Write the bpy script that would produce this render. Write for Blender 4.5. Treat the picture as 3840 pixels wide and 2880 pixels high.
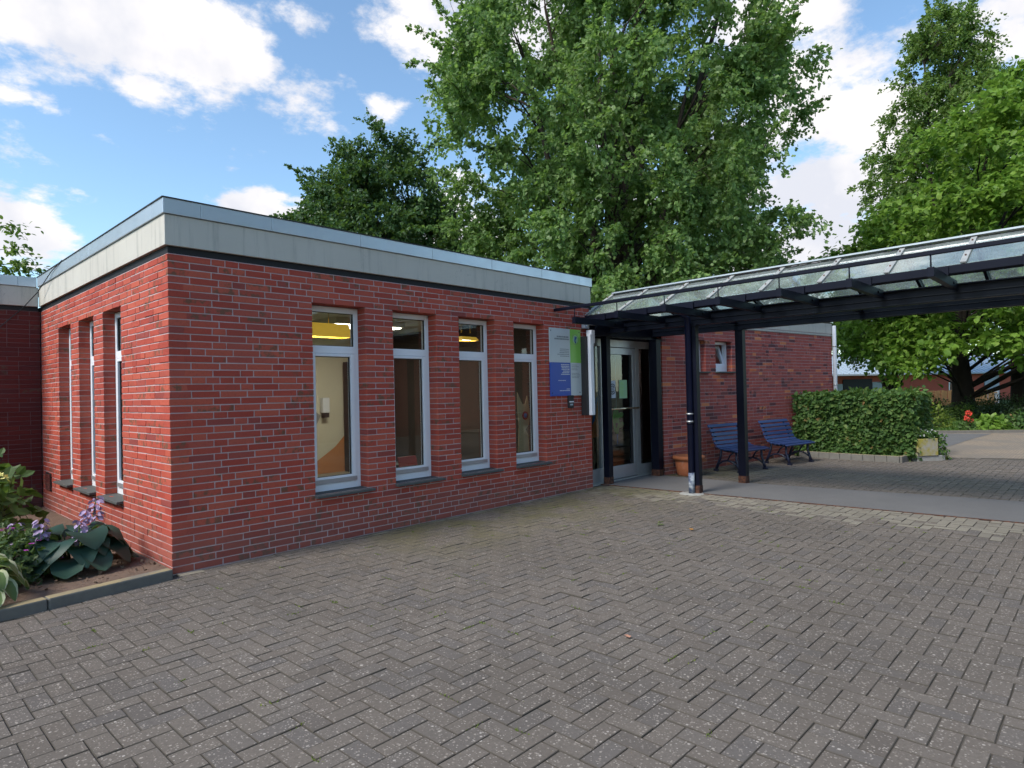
import bpy, math, random
import numpy as np
from mathutils import Matrix, Vector
R = math.radians
rng = np.random.default_rng(7)
random.seed(7)
for o in list(bpy.data.objects): bpy.data.objects.remove(o)
scene = bpy.context.scene
col = scene.collection

# ------------------------------------------------------------------ camera
F = 2395.1; PW, PH = 3840, 2880
CAM = np.array([-1.9752, -5.9378, 1.5075])
FW = np.array([0.72675, 0.68678, 0.012678]); RT = np.array([0.68687, -0.72643, -0.022657]); UP = np.array([0.006351, -0.025174, 0.99966])
cd = bpy.data.cameras.new('camera'); cam = bpy.data.objects.new('camera', cd); col.objects.link(cam)
cd.sensor_fit = 'HORIZONTAL'; cd.sensor_width = 36; cd.lens = F / PW * 36; cd.clip_start = .05; cd.clip_end = 3000
M = Matrix.Identity(4)
for i in range(3):
    M[i][0] = RT[i]; M[i][1] = UP[i]; M[i][2] = -FW[i]; M[i][3] = CAM[i]
cam.matrix_world = M
scene.camera = cam
def ray(x, y): return FW + RT * (x - PW / 2) / F - UP * (y - PH / 2) / F
def px(x, y, d): return CAM + ray(x, y) * d                    # photo pixel + distance along the view axis
def gz(x, y, z=0):                                            # photo pixel on a level plane
    r = ray(x, y); return CAM + r * (z - CAM[2]) / r[2]

# ------------------------------------------------------------------ light
SUN_DIR = Vector((-.92, .13, .98)).normalized()                # towards the sun
SUN_EL = math.asin(SUN_DIR.z); SUN_AZ = math.atan2(SUN_DIR.x, SUN_DIR.y)
world = bpy.data.worlds.new('World'); scene.world = world; world.use_nodes = True
wn = world.node_tree; wn.nodes.clear()
def W(t, **k):
    n = wn.nodes.new(t)
    for a, b in k.items(): setattr(n, a, b)
    return n
def wmath(op, a, b=None, clamp=False):
    n = W('ShaderNodeMath', operation=op, use_clamp=clamp)
    for i, v in enumerate((a, b)):
        if v is None: continue
        if isinstance(v, (int, float)): n.inputs[i].default_value = v
        else: wn.links.new(v, n.inputs[i])
    return n.outputs[0]
sky = W('ShaderNodeTexSky', sky_type='NISHITA', sun_disc=False, sun_elevation=SUN_EL, sun_rotation=SUN_AZ, altitude=50, air_density=1.0, dust_density=.6, ozone_density=1.6)
tc = W('ShaderNodeTexCoord'); D = tc.outputs['Generated']
sep = W('ShaderNodeSeparateXYZ'); wn.links.new(D, sep.inputs[0])
den = wmath('MAXIMUM', wmath('ADD', sep.outputs[2], .22), .06)
dv = W('ShaderNodeVectorMath', operation='DIVIDE'); cmb = W('ShaderNodeCombineXYZ')
for i in range(3): wn.links.new(den, cmb.inputs[i])
wn.links.new(D, dv.inputs[0]); wn.links.new(cmb.outputs[0], dv.inputs[1])
def wnoise(scale, detail, rough, off, vec):
    n = W('ShaderNodeTexNoise'); n.inputs['Scale'].default_value = scale; n.inputs['Detail'].default_value = detail; n.inputs['Roughness'].default_value = rough
    a = W('ShaderNodeVectorMath', operation='ADD'); a.inputs[1].default_value = off
    wn.links.new(vec, a.inputs[0]); wn.links.new(a.outputs[0], n.inputs['Vector']); return n.outputs['Fac']
fb = wnoise(4.2, 9, .62, (3.1, 1.7, .4), dv.outputs[0])
fb2 = wnoise(11, 6, .6, (1.1, 4.7, 2.4), D)
big = wnoise(1.5, 3, .5, (7.3, 2.2, 5.1), dv.outputs[0])
# cumulus banks and wisps, each a patch of sky direction (photo pixel, half size, strength)
PATCH = [(120, 40, 330, 130, 1), (480, 50, 360, 125, 1.0), (800, 130, 230, 190, 1.), (880, 290, 150, 100, .7), (1120, 60, 170, 100, .7), (560, 350, 150, 60, .62),
         (900, 390, 190, 70, .62), (1170, 380, 140, 130, .78), (1290, 330, 120, 100, .6), (1440, 400, 110, 120, .62), (1620, 60, 260, 190, 1.05), (1560, 170, 180, 90, .7), (980, 790, 150, 100, 1.), (1100, 820, 150, 90, .9),
         (40, 840, 150, 110, .95), (3040, 420, 260, 230, 1.1), (3240, 520, 280, 210, 1.1), (3160, 740, 380, 300, 1.25), (3200, 950, 420, 260, 1.2), (3800, 60, 200, 170, 1.05), (3260, 190, 0.1, 0.1, 0), (3220, 110, 60, 40, .4),
         (370, 520, 70, 40, .6), (190, 400, 80, 45, .55), (40, 370, 90, 50, .55), (250, 560, 120, 40, .5), (1750, 850, 180, 150, .95), (1650, 1000, 250, 160, .8), (2900, 60, 220, 120, .9), (2050, 150, 320, 260, .95), (2350, 600, 500, 260, .5)]
acc = None
for x, y, sx, sy, amp in PATCH:
    if amp == 0: continue
    c = ray(x, y); c = c / np.linalg.norm(c)
    a = np.cross(c, (0, 0, 1)); a /= np.linalg.norm(a); b = np.cross(a, c)
    k = F / (np.linalg.norm(ray(x, y)))
    outs = []
    for v, s in ((a, sx / F), (b, sy / F)):
        n = W('ShaderNodeVectorMath', operation='DOT_PRODUCT'); wn.links.new(D, n.inputs[0]); n.inputs[1].default_value = tuple(v / s); outs.append(n.outputs['Value'])
    r2 = wmath('ADD', wmath('POWER', wmath('ABSOLUTE', outs[0]), 2.0), wmath('POWER', wmath('ABSOLUTE', outs[1]), 2.0))
    g = wmath('MULTIPLY', wmath('EXPONENT', wmath('MULTIPLY', r2, -.9)), amp)
    acc = g if acc is None else wmath('MAXIMUM', acc, g)
acc = wmath('MAXIMUM', acc, wmath('MULTIPLY', wmath('SUBTRACT', big, .47), 2.4))     # the same sort of clouds go on elsewhere
patchy = wmath('SUBTRACT', wmath('ADD', wmath('MULTIPLY', acc, .80), wmath('ADD', wmath('MULTIPLY', wmath('SUBTRACT', fb, .5), 2.15), wmath('MULTIPLY', wmath('SUBTRACT', fb2, .5), .5))), .36)
dens = W('ShaderNodeMapRange', interpolation_type='SMOOTHSTEP'); wn.links.new(patchy, dens.inputs[0]); dens.inputs[1].default_value = -.04; dens.inputs[2].default_value = .30
hz = W('ShaderNodeMapRange'); wn.links.new(sep.outputs[2], hz.inputs[0]); hz.inputs[1].default_value = 0; hz.inputs[2].default_value = .06
dmask = wmath('MULTIPLY', dens.outputs[0], hz.outputs[0])
ccol = W('ShaderNodeValToRGB'); sh = wnoise(6.5, 5, .55, (5.5, 8.1, 1.4), D); wn.links.new(sh, ccol.inputs[0])
CLOUD = 4.05
ccol.color_ramp.elements[0].position = .36; ccol.color_ramp.elements[0].color = (.74 * CLOUD, .76 * CLOUD, .84 * CLOUD, 1)
ccol.color_ramp.elements[1].position = .56; ccol.color_ramp.elements[1].color = (CLOUD, CLOUD * .97, CLOUD * .965, 1)
skm = W('ShaderNodeMix', data_type='RGBA', blend_type='MULTIPLY'); skm.inputs[0].default_value = 1; wn.links.new(sky.outputs[0], skm.inputs[6]); skm.inputs[7].default_value = (.82, .91, .90, 1)
mx = W('ShaderNodeMix', data_type='RGBA'); wn.links.new(dmask, mx.inputs[0]); wn.links.new(skm.outputs[2], mx.inputs[6]); wn.links.new(ccol.outputs[0], mx.inputs[7])
bg = W('ShaderNodeBackground'); bg.inputs[1].default_value = .105; wn.links.new(mx.outputs[2], bg.inputs[0])
wo = W('ShaderNodeOutputWorld'); wn.links.new(bg.outputs[0], wo.inputs[0])
sl = bpy.data.lights.new('sun', 'SUN'); sl.energy = 1.7; sl.angle = R(18); sl.color = (1, .94, .85)
so = bpy.data.objects.new('sun', sl); col.objects.link(so); so.rotation_euler = SUN_DIR.to_track_quat('Z', 'Y').to_euler(); so.location = (0, 0, 30)
scene.view_settings.view_transform = 'Standard'; scene.view_settings.look = 'None'; scene.view_settings.exposure = 1.38; scene.view_settings.gamma = 1
scene.render.engine = 'CYCLES'
scene.cycles.max_bounces = 5; scene.cycles.diffuse_bounces = 3; scene.cycles.transparent_max_bounces = 10; scene.cycles.use_denoising = True; scene.cycles.adaptive_threshold = .02; scene.cycles.caustics_reflective = False; scene.cycles.caustics_refractive = False

# ------------------------------------------------------------------ materials
class NT:
    def __init__(s, name):
        s.m = bpy.data.materials.new(name); s.m.use_nodes = True; s.t = s.m.node_tree; s.b = s.t.nodes['Principled BSDF']; s.out = s.t.nodes['Material Output']
    def n(s, t, ins=None, **k):
        x = s.t.nodes.new(t)
        for a, b in k.items(): setattr(x, a, b)
        for a, b in (ins or {}).items(): s.put(x.inputs[a], b)
        return x
    def put(s, sock, v):
        if isinstance(v, bpy.types.NodeSocket): s.t.links.new(v, sock)
        else: sock.default_value = v
    def set(s, **k):
        for a, v in k.items(): s.put(s.b.inputs[a.replace('_', ' ')], v)
        return s
    def math(s, op, a, b=0.0, clamp=False): return s.n('ShaderNodeMath', {0: a, 1: b}, operation=op, use_clamp=clamp).outputs[0]
    def noise(s, scale, detail=4, rough=.55, vec=None, dist=0.0):
        n = s.n('ShaderNodeTexNoise', {'Scale': scale, 'Detail': detail, 'Roughness': rough, 'Distortion': dist})
        s.t.links.new(vec if vec is not None else s.obj(), n.inputs['Vector']); return n.outputs['Fac']
    def obj(s): return s.n('ShaderNodeNewGeometry').outputs['Position']
    def rnd(s):
        a = s.n('ShaderNodeObjectInfo').outputs['Random']; b = s.n('ShaderNodeNewGeometry').outputs['Random Per Island']
        return s.math('FRACT', s.math('ADD', a, b))
    def rnd2(s): return s.math('FRACT', s.math('MULTIPLY', s.rnd(), 37.3))
    def ramp(s, f, stops, interp='LINEAR'):
        r = s.n('ShaderNodeValToRGB'); r.color_ramp.interpolation = interp; e = r.color_ramp.elements
        while len(e) < len(stops): e.new(.5)
        for x, (p, c) in zip(e, stops): x.position = p; x.color = (*c, 1)
        s.t.links.new(f, r.inputs[0]); return r.outputs[0]
    def mix(s, f, a, b, bt='MIX'):
        n = s.n('ShaderNodeMix', data_type='RGBA', blend_type=bt); s.put(n.inputs[0], f)
        for i, v in ((6, a), (7, b)): s.put(n.inputs[i], (*v, 1) if isinstance(v, tuple) and len(v) == 3 else v)
        return n.outputs[2]
    def step(s, f, a, b): return s.n('ShaderNodeMapRange', {0: f, 1: a, 2: b}, interpolation_type='SMOOTHSTEP').outputs[0]
    def bump(s, h, strength=.3, dist=.01):
        n = s.n('ShaderNodeBump', {'Height': h, 'Strength': strength, 'Distance': dist}); s.t.links.new(n.outputs[0], s.b.inputs['Normal']); return s
def plain(name, c, rough=.6, metal=0, var=.12, nscale=9, spec=.5, bump=0):
    k = NT(name); f = k.noise(nscale, 5, .6)
    k.set(Base_Color=k.mix(f, tuple(x * (1 - var) for x in c), tuple(min(1, x * (1 + var)) for x in c)), Roughness=rough, Metallic=metal)
    k.b.inputs['Specular IOR Level'].default_value = spec
    if bump: k.bump(k.noise(nscale * 6, 4), bump, .005)
    return k.m
def brick_mat(name, stops, smudge=.16, dark=(.10, .065, .045), rough=.85):
    k = NT(name); r = k.rnd(); c = k.ramp(r, stops)
    n1 = k.noise(14, 4, .6); sel = k.step(k.rnd2(), 1 - smudge, 1 - smudge + .02)
    blot = k.math('MULTIPLY', k.step(n1, .47, .60), sel)
    c = k.mix(k.math('MULTIPLY', blot, .8), c, dark)
    c = k.mix(k.math('MULTIPLY', k.step(k.noise(45, 4, .65), .45, .75), .28), c, (.10, .035, .028))
    c = k.mix(k.math('MULTIPLY', k.step(k.noise(1.1, 3), .45, .75), .18), c, (.20, .10, .085))
    z = k.n('ShaderNodeSeparateXYZ', {0: k.obj()}).outputs[2]        # splash-back dirt along the foot of the wall, ragged edge
    foot = k.math('SUBTRACT', k.math('ADD', .30, k.math('MULTIPLY', k.noise(3.5, 4), .35)), z)
    c = k.mix(k.math('MULTIPLY', k.step(foot, 0, .32), .42), c, (.17, .10, .085))
    k.set(Base_Color=c, Roughness=rough); k.b.inputs['Specular IOR Level'].default_value = .25
    k.bump(k.noise(160, 3, .7), .35, .003); return k.m
M_BRICK = brick_mat('red brick', [(0, (.37, .060, .040)), (.4, (.45, .080, .052)), (.7, (.50, .105, .064)), (.9, (.42, .086, .060)), (1, (.28, .060, .050))], .24, (.13, .085, .05))
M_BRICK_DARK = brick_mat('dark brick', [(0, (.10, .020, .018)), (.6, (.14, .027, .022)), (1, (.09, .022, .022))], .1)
M_BRICK_MOT = brick_mat('mottled brick', [(0, (.37, .088, .076)), (.4, (.41, .10, .083)), (.66, (.45, .115, .09)), (.78, (.34, .083, .076)), (.85, (.19, .065, .066)), (.89, (.11, .048, .056)), (.92, (.46, .125, .09)), (.955, (.62, .18, .08)), (1, (.68, .25, .11))], .10, (.05, .03, .035))
M_BRICK_FAR = brick_mat('far brick', [(0, (.40, .085, .055)), (1, (.46, .11, .07))], .1)
def mortar(name, c, c2):
    k = NT(name); k.set(Base_Color=k.mix(k.noise(6, 6, .7), c, c2), Roughness=.95); k.bump(k.noise(120, 4, .7), .4, .004); return k.m
M_MORTAR = mortar('mortar', (.44, .33, .33), (.56, .44, .44))
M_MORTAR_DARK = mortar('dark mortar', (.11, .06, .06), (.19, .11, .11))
M_MORTAR_B = mortar('grey mortar', (.38, .28, .27), (.50, .39, .38))
def concrete():
    k = NT('rendered concrete'); p = k.obj(); c = k.mix(k.noise(1.6, 6, .6), (.47, .44, .39), (.58, .55, .49))
    st = k.n('ShaderNodeMapping', {'Scale': (9, 9, .6)}); k.t.links.new(p, st.inputs[0])
    c = k.mix(k.math('MULTIPLY', k.step(k.noise(1.2, 5, .7, st.outputs[0]), .50, .75), .55), c, (.22, .22, .20))
    v = k.n('ShaderNodeTexVoronoi', {'Scale': 3.2}, feature='DISTANCE_TO_EDGE'); w = k.n('ShaderNodeVectorMath', operation='ADD'); k.t.links.new(p, w.inputs[0])
    nn = k.n('ShaderNodeTexNoise', {'Scale': 5.0}); k.t.links.new(p, nn.inputs['Vector']); k.t.links.new(nn.outputs['Color'], w.inputs[1]); k.t.links.new(w.outputs[0], v.inputs['Vector'])
    crack = k.math('MULTIPLY', k.math('SUBTRACT', 1.0, k.step(v.outputs['Distance'], .0, .012)), k.step(k.noise(1.3, 2), .52, .66))
    c = k.mix(k.math('MULTIPLY', crack, .45), c, (.16, .16, .15))
    k.set(Base_Color=c, Roughness=.9); k.bump(k.noise(80, 5, .7), .25, .004); return k.m
M_CONC = concrete()
def zinc():
    k = NT('zinc sheet'); c = k.mix(k.noise(2.4, 5, .6), (.52, .56, .60), (.66, .69, .72)); k.set(Base_Color=c, Metallic=.75, Roughness=k.math('ADD', .30, k.math('MULTIPLY', k.noise(7, 4), .2))); k.bump(k.noise(2.0, 2), .12, .02); return k.m
M_ZINC = zinc()
M_BLACK = plain('bitumen black', (.008, .008, .010), .7)
M_NAVY = plain('navy steel paint', (.004, .005, .013), .42, 0, .3, 5, .16, .05)
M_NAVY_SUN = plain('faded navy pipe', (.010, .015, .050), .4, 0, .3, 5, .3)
def pipe_mat():
    k = NT('chalked pipe foot'); k.set(Base_Color=k.mix(k.step(k.noise(9, 5, .6), .35, .62), (.05, .07, .13), (.36, .40, .44)), Roughness=.7); return k.m
M_PIPEFOOT = pipe_mat()
def rust():
    k = NT('rusty steel'); k.set(Base_Color=k.mix(k.step(k.noise(22, 5, .7), .4, .62), (.035, .014, .010), (.11, .04, .02)), Roughness=.9); return k.m
M_RUST = rust()
M_WHITE = plain('white window frame', (.84, .86, .90), .32, 0, .05, 3)
M_GASKET = plain('rubber gasket', (.02, .02, .022), .6)
M_ALU = plain('brushed aluminium', (.46, .48, .50), .38, .55, .15, 7)
M_ALU_DULL = plain('weathered aluminium', (.40, .40, .38), .6, .35, .3, 16)
M_SLATE = plain('slate sill', (.085, .088, .085), .75, 0, .35, 22, .3, .2)
def glass(name, tint, ior, rough=.0, dirt=.0):
    k = NT(name); k.t.nodes.remove(k.b)
    tr = k.n('ShaderNodeBsdfTransparent', {0: (*tint, 1)}); gl = k.n('ShaderNodeBsdfGlossy', {'Color': (1, 1, 1, 1), 'Roughness': rough})
    bf = k.n('ShaderNodeNewGeometry').outputs['Backfacing']; fr = k.n('ShaderNodeFresnel', {'IOR': k.math('ADD', ior, k.math('MULTIPLY', bf, 1 / ior - ior))}); ms = k.n('ShaderNodeMixShader'); k.t.links.new(fr.outputs[0], ms.inputs[0]); k.t.links.new(tr.outputs[0], ms.inputs[1]); k.t.links.new(gl.outputs[0], ms.inputs[2]); o = ms.outputs[0]
    if dirt:
        df = k.n('ShaderNodeBsdfDiffuse', {0: (.52, .55, .53, 1)}); tl = k.n('ShaderNodeBsdfTranslucent', {0: (.56, .60, .57, 1)}); a = k.n('ShaderNodeAddShader'); k.t.links.new(df.outputs[0], a.inputs[0]); k.t.links.new(tl.outputs[0], a.inputs[1])
        m2 = k.n('ShaderNodeMixShader'); f = k.math('MULTIPLY', k.math('ADD', .32, k.math('MULTIPLY', k.step(k.noise(2.6, 6, .65, None, .6), .36, .8), .5)), dirt)
        k.t.links.new(f, m2.inputs[0]); k.t.links.new(o, m2.inputs[1]); k.t.links.new(a.outputs[0], m2.inputs[2]); o = m2.outputs[0]
    k.t.links.new(o, k.out.inputs[0]); return k.m
M_GLASS = glass('window glass', (.88, .91, .90), 1.5)
M_DOORGLASS = glass('door glass', (.82, .85, .85), 1.5)
M_ROOFGLASS = glass('dirty canopy glass', (.80, .88, .85), 1.75, .02, .30)
def paver(name, c1, c2, c3, speck):
    k = NT(name); p = k.obj(); r = k.rnd(); c = k.ramp(r, [(0, c1), (.55, c2), (.9, c3), (1, tuple(x * .86 for x in c1))])
    c = k.mix(k.math('MULTIPLY', k.step(k.noise(.55, 4, .6), .40, .66), .5), c, tuple(x * .62 for x in c2))
    c = k.mix(k.math('MULTIPLY', k.step(k.noise(55, 5, .75), .40, .68), .4), c, tuple(x * .55 for x in c1))
    on = None
    for sc_, am, rad, kk in ((48.0, speck * 1.5, .36, .58), (85.0, speck * 2.4, .40, .5), (30.0, speck * .45, .27, .62)):
        v = k.n('ShaderNodeTexVoronoi', {'Scale': sc_, 'Randomness': 1.0}); k.t.links.new(p, v.inputs['Vector'])
        rv = k.n('ShaderNodeSeparateColor'); k.t.links.new(v.outputs['Color'], rv.inputs[0])
        amt = k.math('ADD', 1 - am, k.math('MULTIPLY', k.math('SUBTRACT', k.rnd2(), .5), -.2 * am / speck * .25))
        o_ = k.math('MULTIPLY', k.math('GREATER_THAN', rv.outputs[0], amt), k.math('SUBTRACT', 1.0, k.step(v.outputs['Distance'], rad * .6, rad)))
        c = k.mix(k.math('MULTIPLY', o_, kk), c, k.ramp(rv.outputs[1], [(0, (.25, .21, .18)), (.6, (.38, .33, .28)), (1, (.58, .52, .46))]))
        on = o_ if on is None else k.math('MAXIMUM', on, o_)
    # moss that has taken hold along the foot of the wall and in damp spots
    y = k.n('ShaderNodeSeparateXYZ', {0: p}).outputs[1]; x = k.n('ShaderNodeSeparateXYZ', {0: p}).outputs[0]
    near = k.math('MULTIPLY', k.step(y, -2.2, -.35), k.math('MULTIPLY', k.step(x, 1.0, 2.6), k.math('SUBTRACT', 1.0, k.step(x, 8.5, 9.5))))
    damp = k.math('MULTIPLY', near, k.step(k.noise(1.4, 5, .65), .38, .62))
    c = k.mix(k.math('MULTIPLY', damp, .68), c, (.105, .095, .034))
    c = k.mix(k.math('MULTIPLY', k.math('MULTIPLY', near, k.step(k.noise(26, 4, .7), .56, .66)), .5), c, (.17, .15, .05))
    k.set(Base_Color=c, Roughness=.93); k.b.inputs['Specular IOR Level'].default_value = .25
    k.bump(k.math('ADD', k.noise(150, 4, .75), k.math('MULTIPLY', on, .5)), .5, .004); return k.m
M_PAVER = paver('grey concrete paver', (.136, .114, .096), (.152, .129, .109), (.122, .108, .099), .18)
M_PAVER_LIGHT = paver('pale paver', (.225, .20, .16), (.25, .225, .18), (.185, .165, .14), .04)
M_JOINT = mortar('sandy joint', (.055, .047, .038), (.095, .080, .062))
M_EDGE = mortar('dirt packed paver edge', (.050, .042, .034), (.088, .074, .058))
def asphalt():
    k = NT('asphalt'); c = k.mix(k.noise(1.1, 6, .65), (.085, .083, .085), (.155, .148, .145)); c = k.mix(k.step(k.noise(260, 3, .7), .55, .8), c, (.24, .23, .22))
    k.set(Base_Color=c, Roughness=.9); k.bump(k.noise(220, 3, .7), .4, .004); return k.m
M_ASPH = asphalt()
def soil():
    k = NT('garden soil'); c = k.mix(k.noise(5, 7, .7), (.12, .078, .055), (.235, .16, .115)); k.set(Base_Color=c, Roughness=1); k.bump(k.noise(38, 6, .75), .9, .03); return k.m
M_SOIL = soil()
def kerb_mat():
    k = NT('kerb concrete'); c = k.mix(k.noise(7, 6, .65), (.10, .096, .088), (.19, .18, .16)); nz = k.n('ShaderNodeSeparateXYZ', {0: k.n('ShaderNodeNewGeometry').outputs['Normal']}).outputs[2]
    c = k.mix(k.math('MULTIPLY', k.step(nz, .5, .9), k.step(k.noise(4, 5), .25, .6)), c, (.29, .23, .125)); k.set(Base_Color=c, Roughness=.95); k.bump(k.noise(90, 5, .7), .5, .006); return k.m
M_KERB = kerb_mat()
def sand_pave():
    k = NT('sandy paving'); p = k.obj(); b = k.n('ShaderNodeTexBrick', {'Scale': 4.6, 'Mortar Size': .018, 'Color1': (.235, .185, .135, 1), 'Color2': (.28, .22, .16, 1), 'Mortar': (.15, .115, .085, 1)}); k.t.links.new(p, b.inputs['Vector'])
    c = k.mix(k.math('MULTIPLY', k.step(k.noise(.7, 6, .7), .38, .62), .6), b.outputs[0], (.15, .135, .118)); c = k.mix(k.math('MULTIPLY', k.step(k.noise(9, 4, .7), .5, .7), .5), c, (.13, .11, .09)); k.set(Base_Color=c, Roughness=.95); return k.m
M_SAND = sand_pave()
M_EARTH = plain('open ground', (.07, .075, .035), 1, 0, .4, .6)
def lawn_mat():
    k = NT('lawn'); k.set(Base_Color=k.mix(k.noise(1.4, 6, .7), (.035, .085, .016), (.07, .13, .028)), Roughness=1); k.bump(k.noise(40, 5, .8), .8, .05); return k.m
M_LAWN = lawn_mat()
def leaf_mat(name, stops, transl=.35, rough=.5, gloss=.35, vein=None):
    k = NT(name); c = k.ramp(k.rnd(), stops); c = k.mix(k.math('MULTIPLY', k.step(k.noise(.8, 3), .40, .66), .5), c, stops[0][1])
    if vein: c = k.mix(k.math('MULTIPLY', k.step(k.noise(30, 3), .5, .7), .25), c, vein)
    k.set(Base_Color=c, Roughness=rough); k.b.inputs['Specular IOR Level'].default_value = gloss
    tl = k.n('ShaderNodeBsdfTranslucent'); k.t.links.new(k.mix(.5, c, (.25, .42, .05)), tl.inputs[0])
    ms = k.n('ShaderNodeMixShader', {0: transl}); k.t.links.new(k.b.outputs[0], ms.inputs[1]); k.t.links.new(tl.outputs[0], ms.inputs[2]); k.t.links.new(ms.outputs[0], k.out.inputs[0]); return k.m
L_SILVER = leaf_mat('silver maple leaf', [(0, (.105, .185, .055)), (.5, (.185, .305, .095)), (.85, (.26, .39, .13)), (1, (.33, .43, .22))], .5)
L_DARK = leaf_mat('dark maple leaf', [(0, (.022, .058, .018)), (.6, (.050, .11, .035)), (1, (.09, .17, .05))], .3)
L_CATALPA = leaf_mat('catalpa leaf', [(0, (.10, .19, .025)), (.5, (.17, .30, .040)), (.85, (.22, .36, .055)), (1, (.27, .39, .085))], .45)
L_ROBINIA = leaf_mat('fine green leaf', [(0, (.075, .135, .03)), (.6, (.14, .22, .048)), (1, (.19, .27, .065))], .4)
L_YELLOW = leaf_mat('yellow green leaf', [(0, (.11, .16, .025)), (1, (.19, .22, .035))], .4)
L_HEDGE = leaf_mat('hedge leaf', [(0, (.035, .08, .022)), (.55, (.07, .135, .036)), (.9, (.125, .20, .055)), (.98, (.16, .22, .065)), (1, (.28, .13, .06))], .28, .55, .22)
L_HYD = leaf_mat('hydrangea leaf', [(0, (.05, .10, .03)), (1, (.115, .18, .05))], .32)
L_HOSTA = leaf_mat('blue green hosta leaf', [(0, (.024, .060, .046)), (1, (.042, .088, .064))], .18, .5, .3)
L_HOSTA_V = leaf_mat('variegated hosta leaf', [(0, (.10, .17, .05)), (1, (.19, .25, .09))], .3)
L_CREAM = leaf_mat('cream leaf margin', [(0, (.42, .46, .27)), (1, (.55, .57, .36))], .3)
L_GER = leaf_mat('geranium leaf', [(0, (.05, .095, .028)), (1, (.095, .145, .045))], .3)
L_SHADE = leaf_mat('leaf darkened for shade', [(0, (.012, .028, .010)), (1, (.030, .052, .020))], .2)  # leaf green darkened to stand for the shade under the catalpa
L_GRASS = leaf_mat('grass blade', [(0, (.045, .105, .016)), (1, (.09, .16, .028))], .3)
P_PINK = plain('magenta petal', (.36, .045, .33), .6); P_LILAC = plain('lilac petal', (.36, .27, .44), .6); P_YEL = plain('pale yellow petal', (.72, .66, .22), .6); P_RED = plain('red petal', (.60, .055, .03), .6); P_WHITE = plain('white petal', (.7, .7, .72), .6)
M_BARK = plain('grey brown bark', (.052, .042, .034), .95, 0, .4, 9, .2, .6)
M_BARK_DARK = plain('dark bark', (.022, .018, .015), .95, 0, .4, 9, .2, .6)
M_BLUE = plain('blue bench slat', (.022, .043, .13), .36, 0, .35, 11); M_BLUE_D = plain('dark blue cast iron', (.010, .013, .035), .42)
def terra():
    k = NT('terracotta'); c = k.mix(k.noise(6, 5), (.30, .085, .035), (.38, .125, .05)); c = k.mix(k.math('MULTIPLY', k.step(k.noise(4.5, 6, .7), .52, .66), .6), c, (.40, .30, .25)); k.set(Base_Color=c, Roughness=.85); return k.m
M_TERRA = terra(); M_TERRA_RIM = plain('terracotta rim', (.36, .115, .045), .8)
def moss_conc():
    k = NT('mossy concrete'); c = k.mix(k.step(k.noise(5.5, 6, .65), .34, .62), (.34, .32, .28), (.33, .28, .045)); k.set(Base_Color=c, Roughness=.95); k.bump(k.noise(60, 5), .5, .006); return k.m
M_MOSS = moss_conc()
M_SGREY = plain('sign grey', (.56, .61, .62), .3, 0, .03); M_SGREEN = plain('sign green', (.27, .60, .11), .3, 0, .03); M_SBLUE = plain('sign blue', (.02, .08, .42), .3, 0, .03)
M_INKW = plain('sign white print', (.6, .63, .68), .4, 0, .02); M_INKG = plain('sign grey print', (.22, .25, .27), .4, 0, .02); M_INKB = plain('sign emblem blue', (.01, .07, .28), .4, 0, .02); M_INKM = plain('emblem ground', (.36, .60, .36), .4, 0, .02)
M_CREAM = plain('cream plaster', (.62, .58, .46), .9, 0, .08, 2); M_CEIL = plain('ceiling board', (.55, .52, .45), .9); M_LINO = plain('linoleum', (.32, .29, .22), .5); M_PANELD = plain('dark cupboard', (.012, .012, .016), .5); M_ORANGE = plain('orange mural paint', (.50, .20, .07), .9); M_GREYMURAL = plain('grey mural paint', (.24, .24, .24), .9)
M_DKWALL = plain('dark wall lining', (.055, .042, .036), .8, 0, .3, 3); M_WOOD = plain('pale plywood', (.52, .40, .24), .6, 0, .15, 12); M_WOODD = plain('brown wood', (.20, .11, .06), .6, 0, .25, 14); M_FENCE = plain('fence board', (.30, .17, .075), .8, 0, .3, 8)
M_PAPER = plain('white paper', (.56, .62, .72), .8, 0, .03); M_PAPERG = plain('green paper', (.36, .60, .36), .8, 0, .03); M_INK = plain('black ink', (.015, .015, .025), .7)
M_GRN = plain('green paint', (.07, .38, .03), .6); M_SKYB = plain('light blue paint', (.06, .18, .40), .6); M_REDP = plain('red paint', (.35, .03, .02), .6)
M_PLASTIC = plain('white plastic', (.78, .80, .86), .4, 0, .04); M_BRASS = plain('polished handle', (.75, .62, .42), .22, .9, .1)
M_ROOFM = plain('pale metal roofing', (.38, .46, .54), .5, .1, .1); M_SHUT = plain('grey shutter', (.36, .40, .45), .7)
def lampm():
    k = NT('lit yellow lamp'); k.set(Base_Color=(.75, .5, .08, 1), Roughness=.5); k.b.inputs['Emission Color'].default_value = (1, .62, .08, 1); k.b.inputs['Emission Strength'].default_value = .16; return k.m
M_LAMP = lampm()
def tubem():
    k = NT('lit tube'); k.set(Base_Color=(.9, .85, .7, 1)); k.b.inputs['Emission Color'].default_value = (1, .93, .78, 1); k.b.inputs['Emission Strength'].default_value = 7.5; return k.m
M_TUBE = tubem()

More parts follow.
